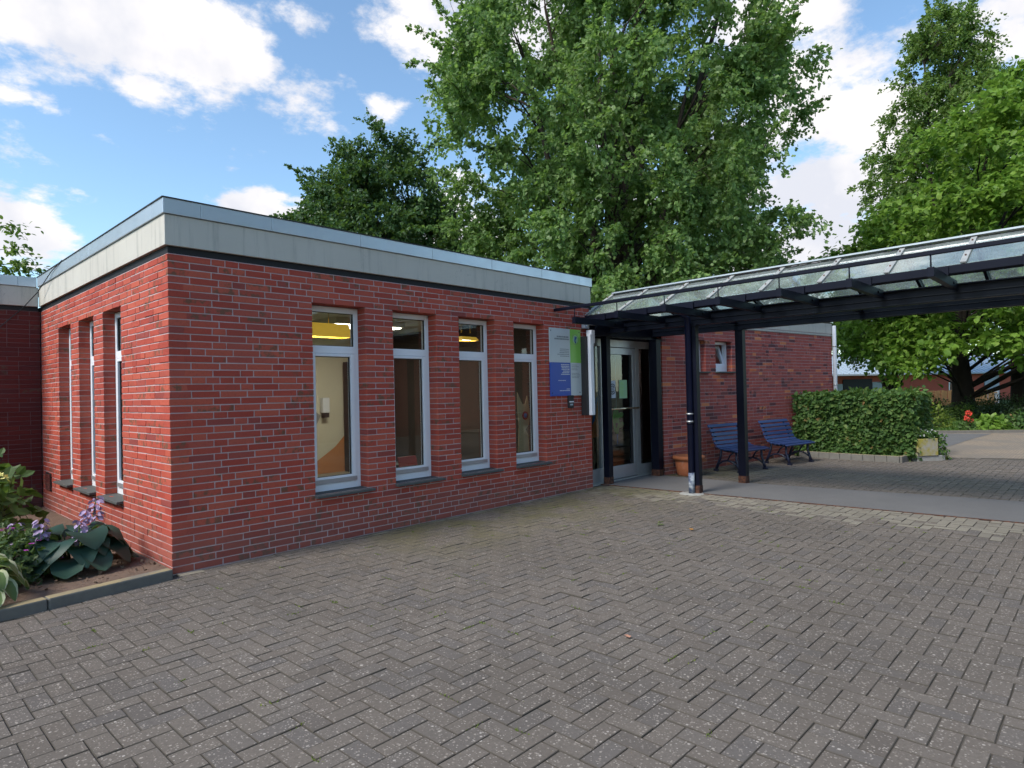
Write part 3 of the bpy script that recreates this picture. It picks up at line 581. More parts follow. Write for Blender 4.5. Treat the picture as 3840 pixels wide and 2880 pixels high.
bbox('cream_backing', .6, 1.40, .55, .58, 1.6, 2.5, M_CREAM, rear); bbox('cream_backing', 1.5, 2.4, .55, .58, 1.6, 2.5, M_CREAM, rear)  # cream panels added behind both windows to give a bright inside
for k_, (a, b, c, d) in enumerate(bo):
    w = make_window(bpt(a, 0, 0), UB, NB, b - a, c, c + 1.55, rear)
    for ch in list(w.children): bpy.data.objects.remove(ch)
    bpy.data.objects.remove(w)
    fr = MB(); P = bpt
    def hb(mb, a_, b_, c_, d_, e_, f_): mb.hexa([P(a_, c_, e_), P(b_, c_, e_), P(b_, d_, e_), P(a_, d_, e_), P(a_, c_, f_), P(b_, c_, f_), P(b_, d_, f_), P(a_, d_, f_)])
    hb(fr, a, a + .05, .12, .19, c, d); hb(fr, b - .05, b, .12, .19, c, d); hb(fr, a + .05, b - .05, .12, .19, d - .05, d); hb(fr, a + .05, b - .05, .12, .19, c, c + .10)
    w = fr.build('window', M_WHITE, rear, .004)
    s = MB()                                                          # tilted-in sash, hinged at the bottom
    def tl(a_, b_, e_, f_): s.hexa([P(a_, .115 + t_, z_) for t_, z_ in ()] or [P(a_, .12 + (e_ - c - .1) * .30, e_), P(b_, .12 + (e_ - c - .1) * .30, e_), P(b_, .17 + (e_ - c - .1) * .30, e_), P(a_, .17 + (e_ - c - .1) * .30, e_), P(a_, .12 + (f_ - c - .1) * .30, f_), P(b_, .12 + (f_ - c - .1) * .30, f_), P(b_, .17 + (f_ - c - .1) * .30, f_), P(a_, .17 + (f_ - c - .1) * .30, f_)])
    tl(a + .052, a + .11, c + .10, d - .06); tl(b - .11, b - .052, c + .10, d - .06); tl(a + .11, b - .11, c + .10, c + .16); tl(a + .11, b - .11, d - .12, d - .06)
    s.build('sash', M_WHITE, w, .003)
    g = MB(); zz0, zz1 = c + .16, d - .12; g.hexa([P(a + .11, .14 + (zz0 - c - .1) * .3, zz0), P(b - .11, .14 + (zz0 - c - .1) * .3, zz0), P(b - .11, .145 + (zz0 - c - .1) * .3, zz0), P(a + .11, .145 + (zz0 - c - .1) * .3, zz0), P(a + .11, .14 + (zz1 - c - .1) * .3, zz1), P(b - .11, .14 + (zz1 - c - .1) * .3, zz1), P(b - .11, .145 + (zz1 - c - .1) * .3, zz1), P(a + .11, .145 + (zz1 - c - .1) * .3, zz1)]); g.build('pane', M_GLASS, w)
    sl_ = MB(); hb(sl_, a - .02, b + .06, -.06, .13, c - .03, c - .002); sl_.build('sill', M_SLATE, w, .003)
dp = thing('downpipe', 'white metal downpipe at the far corner of the mottled brick wing', 'downpipe'); pp = bpt(LB + .02, -.055, 0)
MB().tube([pp + (0, 0, .02), pp + (0, 0, 2.9)], .045, 12).build('pipe', M_SHUT, dp)
for z in (.5, 1.5, 2.4): MB().tube([pp + (0, 0, z), pp + (0, 0, z + .03)], .052, 12).build('clamp', M_ALU, dp)

# ------------------------------------------------------------------ entrance
ent = thing('glass_entrance', 'aluminium glass entrance with door and side lights under the canopy', 'entrance')
YD = .12
def alu(name, x0, x1, z0, z1, d=.07, parent=ent, mat=M_ALU, bev=.003, yo=0): return box(name, (x0, YD + yo, z0), (x1, YD + yo + d, z1), mat, parent, bev)
alu('head_rail', 6.10, 8.22, 2.22, 2.34); alu('mullion', 6.53, 6.62, .02, 2.22); alu('mullion', 7.57, 7.68, .02, 2.22); alu('mullion', 8.12, 8.22, .02, 2.22); alu('jamb', 6.10, 6.15, .02, 2.22)
alu('bottom_rail', 6.15, 6.53, .02, .24); alu('bottom_rail', 7.68, 8.12, .02, .20)
box('side_pane', (6.15, YD + .03, .24), (6.53, YD + .036, 2.22), M_DOORGLASS, ent); box('side_pane', (7.68, YD + .03, .20), (8.12, YD + .036, 2.22), M_DOORGLASS, ent)
door = alu('door', 6.625, 6.70, .03, 2.21, .06)
for n_, a in (('stile', (7.47, 7.565, .03, 2.21)), ('top_rail', (6.70, 7.47, 2.10, 2.21)), ('kick_plate', (6.70, 7.47, .03, .235))): alu(n_, *a, d=.06, parent=door)
box('glass_gasket', (6.70, YD + .02, .235), (6.73, YD + .05, 2.10), M_GASKET, door); box('glass_gasket', (7.41, YD + .02, .235), (7.47, YD + .05, 2.10), M_GASKET, door)
box('pane', (6.73, YD + .03, .235), (7.41, YD + .036, 2.10), M_DOORGLASS, door)
MB().tube([(6.64, YD - .06, 1.19), (7.55, YD - .06, 1.19)], .017, 10).tube([(6.67, YD - .06, 1.19), (6.67, YD + .01, 1.19)], .01, 8).tube([(7.51, YD - .06, 1.19), (7.51, YD + .01, 1.19)], .01, 8).build('handle', M_BRASS, door)
box('transom_panel', (6.10, YD + .02, 2.345), (8.22, YD + .10, 2.75), M_NAVY, ent); box('threshold', (6.10, YD - .05, -.02), (8.22, YD + .1, .02), M_ALU_DULL, ent)
p1 = thing('white_notice', 'white paper notice with round black emblem taped to the door glass', 'notice', (6.85, YD + .024, 1.37))
box('sheet', (-.06, 0, 0), (.13, .003, .29), M_PAPER, p1)
em = MB()
for a0, a1, r0, r1 in ((0, 360, .075, .092), (200, 340, .045, .06), (20, 160, .045, .06)):
    t = np.radians(np.linspace(a0, a1, 25)); 
    for q, w in zip(t[:-1], t[1:]): em.add([(.04 + r0 * math.cos(q), -.001, .15 + r0 * math.sin(q)), (.04 + r1 * math.cos(q), -.001, .15 + r1 * math.sin(q)), (.04 + r1 * math.cos(w), -.001, .15 + r1 * math.sin(w)), (.04 + r0 * math.cos(w), -.001, .15 + r0 * math.sin(w))], [(0, 1, 2, 3)])
for i in range(4): em.box((.0, -.001, .10 + i * .03), (.08, -.0005, .113 + i * .03))
em.build('emblem', M_INK, p1)
p2 = thing('green_notice', 'pale green printed notice taped to the door glass', 'notice', (7.10, YD + .024, 1.36)); box('sheet', (-.01, 0, 0), (.225, .003, .31), M_PAPERG, p2)
tx = MB()
for i in range(11): tx.box((.01, -.001, .27 - i * .022), (.01 + .15 * random.uniform(.55, 1), -.0005, .276 - i * .022))
tx.build('print', M_SGREEN, p2)
# lobby behind the glass
lob = thing('lobby', 'dim brick-lined lobby seen through the glass entrance', 'lobby')
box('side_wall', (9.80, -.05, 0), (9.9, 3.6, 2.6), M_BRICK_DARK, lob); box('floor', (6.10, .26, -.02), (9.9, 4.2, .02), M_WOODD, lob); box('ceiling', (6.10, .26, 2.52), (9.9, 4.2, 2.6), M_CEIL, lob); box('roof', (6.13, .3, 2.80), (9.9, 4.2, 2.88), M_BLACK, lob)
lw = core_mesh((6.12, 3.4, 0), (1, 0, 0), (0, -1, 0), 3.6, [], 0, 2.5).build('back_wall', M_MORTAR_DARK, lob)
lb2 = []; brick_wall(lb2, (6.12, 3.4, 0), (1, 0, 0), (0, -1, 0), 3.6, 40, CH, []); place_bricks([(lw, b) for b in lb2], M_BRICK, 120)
cr = thing('wooden_crate', 'pale wooden crate on the lobby floor seen through the door', 'crate', (9.05, 1.5, .02))
for i in range(4): box('board', (-.4, 0, .02 + i * .15), (.4, .02, .15 + i * .15), M_WOOD, cr, .003)
box('side', (-.42, .02, 0), (-.40, .4, .62), M_WOOD, cr); box('side', (.40, .02, 0), (.42, .4, .62), M_WOOD, cr); box('lid', (-.44, -.01, .62), (.44, .42, .64), M_WOODD, cr)
gf = thing('green_figure', 'green painted leaf-like wooden figure hanging inside the door glass', 'cut-out figure', (7.45, .45, .68))
def blob_poly(pts): return [(x, 0, z) for x, z in pts]
MB().prism(blob_poly([(-.03, .05), (.04, .05), (.07, .15), (.18, .17), (.22, .22), (.17, .26), (.08, .25), (.07, .33), (.18, .35), (.21, .40), (.16, .43), (.06, .41), (.04, .50), (-.04, .52), (-.10, .42), (-.11, .25), (-.08, .12)]), (0, .012, 0)).build('body', M_GRN, gf)
box('stick', (-.01, .001, -.12), (.03, .010, .06), M_SKYB, gf); MB().prism([(-.05, -.003, .24), (.03, -.003, .24), (-.02, -.003, .15)], (0, .002, 0)).build('beak', M_INK, gf); MB().tube([(0, .006, .5), (0, .006, 1.72)], .003, 5).build('string', M_PAPER, gf)
rf = thing('orange_figure', 'orange and blue painted wooden figure behind the narrow side light', 'cut-out figure', (7.2, .75, .35))
MB().prism(blob_poly([(-.2, .3), (.2, .35), (.25, .8), (.1, 1.2), (-.1, 1.2), (-.25, .7)]), (0, .012, 0)).build('body', M_ORANGE, rf); MB().prism([(-.1, -.014, .55), (-.02, -.014, .62), (.12, -.014, 1.1), (.02, -.014, 1.0)], (0, .004, 0)).build('feather', M_SKYB, rf); MB().prism([(-.18, -.012, 1.05), (.05, -.012, 1.2), (.12, -.012, 1.0), (-.18, -.012, .85)], (0, .004, 0)).build('beak', M_WOOD, rf)
box('leg', (-.06, .002, -.33), (-.03, .010, .31), M_WOOD, rf); box('leg', (.05, .002, -.33), (.08, .010, .34), M_WOOD, rf)

# ------------------------------------------------------------------ wall fittings
sg = thing('sign_board', 'grey, green and blue sign board screwed to the brick beside the entrance', 'sign', (5.095, -.02, 1.435))
SW, SH = .735, .995; sx = .475
box('grey_panel', (0, 0, SH * .495), (sx, .012, SH), M_SGREY, sg); box('green_panel', (sx + .001, 0, SH * .495), (SW, .012, SH), M_SGREEN, sg); box('blue_panel', (0, 0, 0), (sx, .012, SH * .494), M_SBLUE, sg); box('lower_grey_panel', (sx + .001, 0, 0), (SW, .012, SH * .494), M_SGREY, sg)
def lines(mb, x0, x1, z, h, right):
    w = random.uniform(.7, 1) * (x1 - x0); a = (x1 - w) if right else x0; e_ = a + w
    while a < e_ - .01:
        q = min(e_, a + random.uniform(.02, .07)); mb.box((a, -.0012, z), (q - .006, -.0004, z + h)); a = q
t1 = MB()
lines(t1, .06, .455, .862, .020, True); lines(t1, .06, .455, .828, .020, True)
for i in range(5): lines(t1, .16, .455, .685 - i * .026, .010, True)
t1.build('grey_lettering', M_INKG, sg)
t2 = MB()
for i in range(7): lines(t2, .24, .455, .455 - i * .024, .012, True)
lines(t2, .12, .36, .222, .009, True); lines(t2, .34, .455, .095, .010, True); lines(t2, .17, .455, .072, .010, True)
t2.build('white_lettering', M_INKW, sg)
t3 = MB()
for i in range(4): lines(t3, .50, .70, .455 - i * .024, .008, False)
for i in range(4): lines(t3, .50, .70, .33 - i * .022, .008, False)
t3.build('small_lettering', M_INKG, sg)
cx_, cz_ = .605, .845; eb = MB().lathe([(0, 0), (.062, 0)], n=28); em_ = eb.build('emblem_disc', M_INKM, sg); em_.matrix_local = Matrix.Translation((cx_, -.0006, cz_)) @ Matrix.Rotation(R(90), 4, 'X')
rg = MB()
for i in range(36):
    a = i / 36 * 2 * math.pi; rg.box((cx_ + .078 * math.cos(a) - .0035, -.0012, cz_ + .078 * math.sin(a) - .0035), (cx_ + .078 * math.cos(a) + .0035, -.0004, cz_ + .078 * math.sin(a) + .0035))
rg.build('emblem_ring', M_INKG, sg)
es = MB(); ts = np.linspace(0, 1, 22); path = [(cx_ + .024 * math.sin(2 * math.pi * t * 1.0 + .6) * (1 - .15 * t), -.0015, cz_ + .040 - t * .085) for t in ts]
es.tube(path, .0075, 6); es.box((cx_ - .030, -.002, cz_ + .030), (cx_ + .030, -.0006, cz_ + .044)); es.box((cx_ - .006, -.002, cz_ - .02), (cx_ + .006, -.0006, cz_ + .04)); es.prism([(cx_ - .014, -.002, cz_ - .048), (cx_ + .014, -.002, cz_ - .048), (cx_, -.002, cz_ - .064)], (0, .0012, 0)); es.box((cx_ - .028, -.002, cz_ + .004), (cx_ + .004, -.0006, cz_ + .016)); es.build('emblem', M_INKB, sg)
for x_, z_ in ((.03, .955), (.70, .955), (.04, .045), (.69, .045)): MB().lathe([(0, .004), (.008, .003), (.009, 0)], n=10).build('screw', M_INK, sg).matrix_local = Matrix.Translation((x_, -.0005, z_)) @ Matrix.Rotation(R(90), 4, 'X')
rd = thing('card_reader', 'small black card reader on the brick below the sign board', 'card reader', (5.555, -.035, 1.25)); box('housing', (-.06, 0, 0), (.06, .032, .19), M_GASKET, rd, .006); box('light_strip', (-.05, -.004, .085), (.05, .0, .102), M_PLASTIC, rd); box('keypad', (-.03, -.003, .04), (.03, .0, .065), M_SHUT, rd)
wb_ = thing('wall_bar', 'long upright white bar mounted on black backing beside the entrance', 'bar', (5.93, -.14, 1.13)); box('backing', (-.10, .03, .0), (-.03, .13, 1.2), M_GASKET, wb_); box('cover', (-.04, -.02, 0), (.045, .05, 1.24), M_PLASTIC, wb_, .008); box('top_cap', (.02, .0, 1.10), (.11, .10, 1.30), M_PLASTIC, wb_, .006)
cmr = thing('wall_sensor', 'small grey sensor box on the brick under the canopy rail', 'sensor', (5.94, -.07, 2.46)); box('housing', (-.06, 0, 0), (.06, .065, .085), M_SHUT, cmr, .008); MB().lathe([(0, .012), (.026, .010), (.03, 0)], n=14).build('lens', M_ALU, cmr).matrix_local = Matrix.Translation((.01, -.0005, .04)) @ Matrix.Rotation(R(90), 4, 'X'); MB().tube([(.03, .03, 0), (.05, .0, -.05), (.09, .0, -.06)], .006, 6).build('cable', M_GASKET, cmr)

# ------------------------------------------------------------------ canopy
can = thing('glass_canopy', 'navy steel walkway canopy with glass roof leading to the entrance', 'canopy')
YE = -6.9; sl_y = .013
def zc(z, y): return z - sl_y * (y + .4)
bry = [-.385 - .716 * i for i in range(10)]
MB().bar((5.225, -.02, zc(2.692, 0)), (5.225, YE, zc(2.692, YE)), .045, .042).build('rail', M_NAVY, can, .004)
for i, y in enumerate(bry):
    z = zc(2.508, y)
    MB().bar((5.20, y, z), (6.44, y, z), .058, .094).build('bracket', M_NAVY, can, .003)
    MB().tube([(5.225, y, z + .048), (5.225, y, zc(2.68, y))], .0075, 6).build('rod', M_NAVY, can)
    MB().box((5.92, y - .03, z + .048), (5.935, y + .03, z + .14)).build('hanger_plate', M_NAVY, can)
    MB().lathe([(0, .01), (.016, .01), (.016, 0)], n=8).build('bolt', M_NAVY, can).matrix_local = Matrix.Translation((6.2, y - .0295, z)) @ Matrix.Rotation(R(90), 4, 'X')
XG, XR_, XF = 6.0, 6.80, 7.92
g0 = lambda y: zc(2.668, y); r0 = lambda y: zc(3.06, y)
MB().hexa([(5.94, -.03, g0(0) - .095), (6.12, -.03, g0(0) - .095), (6.12, YE, g0(YE) - .095), (5.94, YE, g0(YE) - .095), (5.94, -.03, g0(0) - .01), (6.12, -.03, g0(0) - .01), (6.12, YE, g0(YE) - .01), (5.94, YE, g0(YE) - .01)]).build('gutter', M_NAVY, can, .003)
MB().hexa([(7.80, -.03, g0(0) - .095), (7.98, -.03, g0(0) - .095), (7.98, YE, g0(YE) - .095), (7.80, YE, g0(YE) - .095), (7.80, -.03, g0(0) - .01), (7.98, -.03, g0(0) - .01), (7.98, YE, g0(YE) - .01), (7.80, YE, g0(YE) - .01)]).build('gutter', M_NAVY, can, .003)
bars = [.02] + [-.63 - .70 * i for i in range(9)] + [YE]
for y0, y1 in zip(bars[:-1], bars[1:]):
    for xa, xb in ((XG, XR_), (XF, XR_)):
        a, b = y0 - .012, y1 + .012
        MB().hexa([(xa, a, g0(a)), (xa, b, g0(b)), (xb, b, r0(b)), (xb, a, r0(a)), (xa, a, g0(a) + .008), (xa, b, g0(b) + .008), (xb, b, r0(b) + .008), (xb, a, r0(a) + .008)]).build('pane', M_ROOFGLASS, can)
for y in bars:
    for xa, xb in ((XG - .02, XR_), (XF + .02, XR_)):
        b_ = MB().bar((xa, y, g0(y) + .012), (xb, y, r0(y) + .018), .055, .014).build('glazing_bar', M_ALU_DULL, can)
        MB().bar((xa, y, g0(y) - .035), (xb, y, r0(y) - .030), .035, .05).build('rafter', M_NAVY, can)
    for f in (.2, .8): MB().lathe([(.009, 0), (.009, .022), (.0, .024)], n=7).build('screw', M_RUST, can).matrix_local = Matrix.Translation((XG + (XR_ - XG) * f, y, g0(y) + (r0(y) - g0(y)) * f + .02))
MB().bar((XR_, .02, r0(0) + .032), (XR_, YE, r0(YE) + .032), .10, .02).build('ridge_cap', M_ALU, can); MB().bar((XR_, .02, r0(0) - .03), (XR_, YE, r0(YE) - .03), .05, .07).build('ridge_beam', M_NAVY, can)
def channel(x, name):
    m = MB().box((x - .012, YE, 2.425), (x + .012, -.10, 2.575)); m.box((x - .05, YE, 2.575), (x + .05, -.10, 2.590)); m.box((x - .05, YE, 2.408), (x + .05, -.10, 2.424)); m.box((x - .022, YE, 2.485), (x - .0125, -.10, 2.495)); return m.build(name, M_NAVY, can, .002)
channel(6.52, 'main_beam'); channel(7.80, 'main_beam')
box('cross_beam', (6.12, -.09, 2.36), (8.0, .04, 2.60), M_NAVY, can)
for y in (-1.6, -3.4, -5.2): box('cross_tie', (6.57, y - .03, 2.50), (7.75, y + .03, 2.565), M_NAVY, can)
for x_, y_, r_ in ((6.495, -1.55, .05), (7.80, -1.66, .06), (6.515, .0, .055), (7.80, -.13, .075), (6.535, -6.4, .05), (7.80, -6.4, .06)):
    top = 2.36 if y_ > -.5 else 2.408
    if y_ < -.09 and y_ > -.5: top = 2.358
    p = box('post', (x_ - r_, y_ - r_, .10), (x_ + r_, y_ + r_, top), M_NAVY, can, .004); q = .10
    box('rusty_foot', (x_ - r_ - .003, y_ - r_ - .003, -.01), (x_ + r_ + .003, y_ + r_ + .003, .115), M_RUST, p, .003)
    box('head_plate', (x_ - r_ - .02, y_ - r_ - .02, top - .014), (x_ + r_ + .02, y_ + r_ + .02, top - .001), M_NAVY, p)
dpx, dpy = 6.41, -1.50
rp = MB().tube([(dpx, dpy, .30), (dpx, dpy, 2.50), (dpx - .16, dpy, 2.57)], .043, 14).build('drain_pipe', M_NAVY_SUN, can)
MB().tube([(dpx, dpy, .0), (dpx, dpy, .15), (dpx, dpy, .30)], .0431, 14).build('chalked_foot', M_PIPEFOOT, rp)
for z_ in (1.02, 1.13): MB().tube([(dpx, dpy, z_), (dpx, dpy, z_ + .02)], .049, 14).build('sleeve', M_ALU, rp)
MB().tube([(dpx, dpy, .985), (dpx, dpy, 1.02)], .047, 14).build('collar', M_NAVY, rp)
tag(MB().lathe([(0, .008), (.16, .008), (.19, -.01)], (dpx, dpy, 0), 18).build('drain_slab', M_ALU_DULL), kind='structure')

# ------------------------------------------------------------------ benches
def bench_side():
    """profile of the slatted shell: (y forward is negative, z)"""
    return [(.30, .80), (.255, .725), (.225, .65), (.20, .575), (.17, .50), (.12, .435), (.045, .40), (-.04, .385), (-.12, .385), (-.20, .385), (-.27, .365)]
def make_bench(label, loc, rz):
    t = thing('slatted_bench', label, 'bench', loc, rz, 'blue benches against the rear wing')
    pr = bench_side(); Lh = .51
    for i, (y, z) in enumerate(pr):
        a = pr[max(i - 1, 0)]; b = pr[min(i + 1, len(pr) - 1)]; d = np.array((b[0] - a[0], b[1] - a[1])); d /= np.linalg.norm(d); n = np.array((-d[1], d[0]))
        if n[1] < 0: n = -n
        h, w = .030, .011; c = np.array((y, z)) + n * .014
        P = [c + d * h + n * w, c - d * h + n * w, c - d * h - n * w, c + d * h - n * w]
        MB().hexa([(-Lh, *P[3]), (-Lh, *P[2]), (-Lh, *P[1]), (-Lh, *P[0]), (Lh, *P[3]), (Lh, *P[2]), (Lh, *P[1]), (Lh, *P[0])]).build('slat', M_BLUE, t, .004)
    for sx_ in (-.39, .39):
        f = MB(); ys = [p[0] for p in pr]; zs = [p[1] - .018 for p in pr]
        f.tube([(sx_, y, z) for y, z in zip(ys, zs)], .020, 8)
        f.tube([(sx_, -.27, .02), (sx_, -.235, .12), (sx_, -.20, .24), (sx_, -.20, .36)], [.030, .026, .022, .022], 8)
        f.tube([(sx_, .22, .02), (sx_, .17, .14), (sx_, .12, .26), (sx_, .10, .39)], [.030, .026, .022, .022], 8)
        f.tube([(sx_, -.24, .10), (sx_, -.12, .18), (sx_, -.02, .20), (sx_, .08, .18), (sx_, .18, .11)], .017, 8)
        f.tube([(sx_, -.02, .20), (sx_, -.08, .30), (sx_, -.16, .36)], .015, 8)
        lg = f.build('leg_frame', M_BLUE_D, t)
        box('foot', (sx_ - .03, -.31, 0), (sx_ + .03, -.23, .035), M_BLUE_D, lg, .005); box('foot', (sx_ - .03, .18, 0), (sx_ + .03, .26, .035), M_BLUE_D, lg, .005)
    MB().tube([(-.39, -.02, .20), (-.2, -.02, .16), (0, -.02, .145), (.2, -.02, .16), (.39, -.02, .20)], .016, 8).build('stretcher', M_BLUE_D, t)
    return t
make_bench('blue slatted bench nearest the entrance, partly behind the canopy posts', (9.30, -.93, 0), R(-10))
make_bench('blue slatted bench beside the clipped hedge', (10.90, -1.20, 0), R(-10))

pot = thing('terracotta_pot', 'large empty terracotta pot beside the entrance', 'pot', (8.16, -.53, 0))
MB().lathe([(0, .0), (.185, 0), (.20, .02), (.235, .28), (.225, .285), (.19, .06), (0, .06)], n=32).build('body', M_TERRA, pot)
MB().lathe([(.222, .27), (.262, .275), (.275, .30), (.27, .335), (.25, .345), (.225, .33), (.222, .27)], n=32).build('rim', M_TERRA_RIM, pot)
MB().tube([(-.243 * math.cos(a) if 0 else .226 * math.sin(a) - .03, -.226 * math.cos(a) - .005, .24 - .16 * math.sin((i + 1) / 12 * 2.2)) for i, a in enumerate(np.linspace(-.9, .55, 10))], .004, 6).build('cord', M_PAPER, pot)

# ------------------------------------------------------------------ leaves and trees
def rot_frames(d, nrm):
    d = d / (np.linalg.norm(d, axis=1, keepdims=True) + 1e-9); s = np.cross(d, nrm); s /= np.linalg.norm(s, axis=1, keepdims=True) + 1e-9; n = np.cross(s, d); return d, s, n
SHAPES = {
    'lance': (np.array([(0, 0, 0), (.45, .24, .05), (1, 0, -.08), (.45, -.24, .05)]), [(0, 2, 1), (0, 3, 2)]),
    'lobed': (np.array([(0, 0, 0), (.30, .42, .06), (.55, .20, .02), (.78, .36, .0), (1, 0, -.10), (.78, -.36, .0), (.55, -.20, .02), (.30, -.42, .06)]), [(0, 2, 1), (0, 4, 2), (2, 4, 3), (0, 6, 4), (4, 6, 5), (0, 7, 6)]),
    'oval': (np.array([(0, 0, 0), (.22, .27, .04), (.62, .29, .03), (1, 0, -.10), (.62, -.29, .03), (.22, -.27, .04), (.5, 0, -.03)]), [(0, 6, 1), (1, 6, 2), (2, 6, 3), (0, 5, 6), (5, 4, 6), (4, 3, 6)]),
    'heart': (np.array([(0, 0, 0), (-.10, .22, .03), (.10, .43, .03), (.45, .40, .0), (.80, .18, -.08), (1.02, 0, -.20), (.80, -.18, -.08), (.45, -.40, .0), (.10, -.43, .03), (-.10, -.22, .03), (.45, 0, -.05)]), [(0, 10, 2), (0, 2, 1), (2, 10, 3), (3, 10, 4), (4, 10, 5), (0, 8, 10), (0, 9, 8), (8, 7, 10), (7, 6, 10), (6, 5, 10)]),
}
def leaf_arrays(shape, P, D_, N_, S_):
    T, Fc = SHAPES[shape]; d, s, n = rot_frames(D_, N_); S_ = S_[:, None, None]
    V = P[:, None, :] + S_ * (T[None, :, 0:1] * d[:, None, :] + T[None, :, 1:2] * s[:, None, :] + T[None, :, 2:3] * n[:, None, :])
    k = len(T); Fa = np.array(Fc)[None] + (np.arange(len(P)) * k)[:, None, None]
    return V.reshape(-1, 3), Fa.reshape(-1, 3)
def leaves(name, shape, P, D_, N_, S_, mat, parent, n_obj=0, kind='stuff'):
    """n_obj of the largest-showing leaves as objects of their own, the rest one mesh"""
    P, D_, N_, S_ = map(np.asarray, (P, D_, N_, S_))
    if n_obj:
        wp = P + np.array(parent.location) if parent is not None and parent.parent is None else P
        d = wp - CAM; dep = d @ FW; score = S_ / np.maximum(dep, .1)
        vis = (np.abs(d @ RT / dep) < .8) & (np.abs(d @ UP / dep) < .6) & (dep > 0); score = np.where(vis, score, 0)
        top = np.argsort(-score)[:n_obj]; T, Fc = SHAPES[shape]; me = npmesh('leaf', T, np.array(Fc), mat); dd, ss, nn = rot_frames(D_[top], N_[top])
        for a, i in enumerate(top):
            Mx = Matrix.Identity(4)
            for r in range(3): Mx[r][0] = dd[a][r] * S_[i]; Mx[r][1] = ss[a][r] * S_[i]; Mx[r][2] = nn[a][r] * S_[i]; Mx[r][3] = P[i][r]
            link('leaf', me, parent, Mx)
        keep = np.ones(len(P), bool); keep[top] = False; P, D_, N_, S_ = P[keep], D_[keep], N_[keep], S_[keep]
        if len(P) == 0: return None
    V, Fa = leaf_arrays(shape, P, D_, N_, S_); o = link(name, npmesh(name, V, Fa, mat), parent)
    if kind: tag(o, kind=kind)
    return o
def unit(n): v = rng.normal(size=(n, 3)); return v / np.linalg.norm(v, axis=1, keepdims=True)
def limb_mesh(name, segs, mat, parent, n=7):
    mb = MB()
    for pts, rad in segs: mb.tube(pts, rad, n, False)
    o = mb.build(name, mat, parent); return o
def curve(a, b, sag, n=6):
    a = np.array(a, float); b = np.array(b, float); t = np.linspace(0, 1, n)[:, None]; return a + (b - a) * t + np.array((0, 0, 1.0)) * (np.sin(t * math.pi) * sag) + np.concatenate([np.zeros((1, 3)), rng.normal(0, .03 * np.linalg.norm(b - a) / 3, (n - 2, 3)), np.zeros((1, 3))])
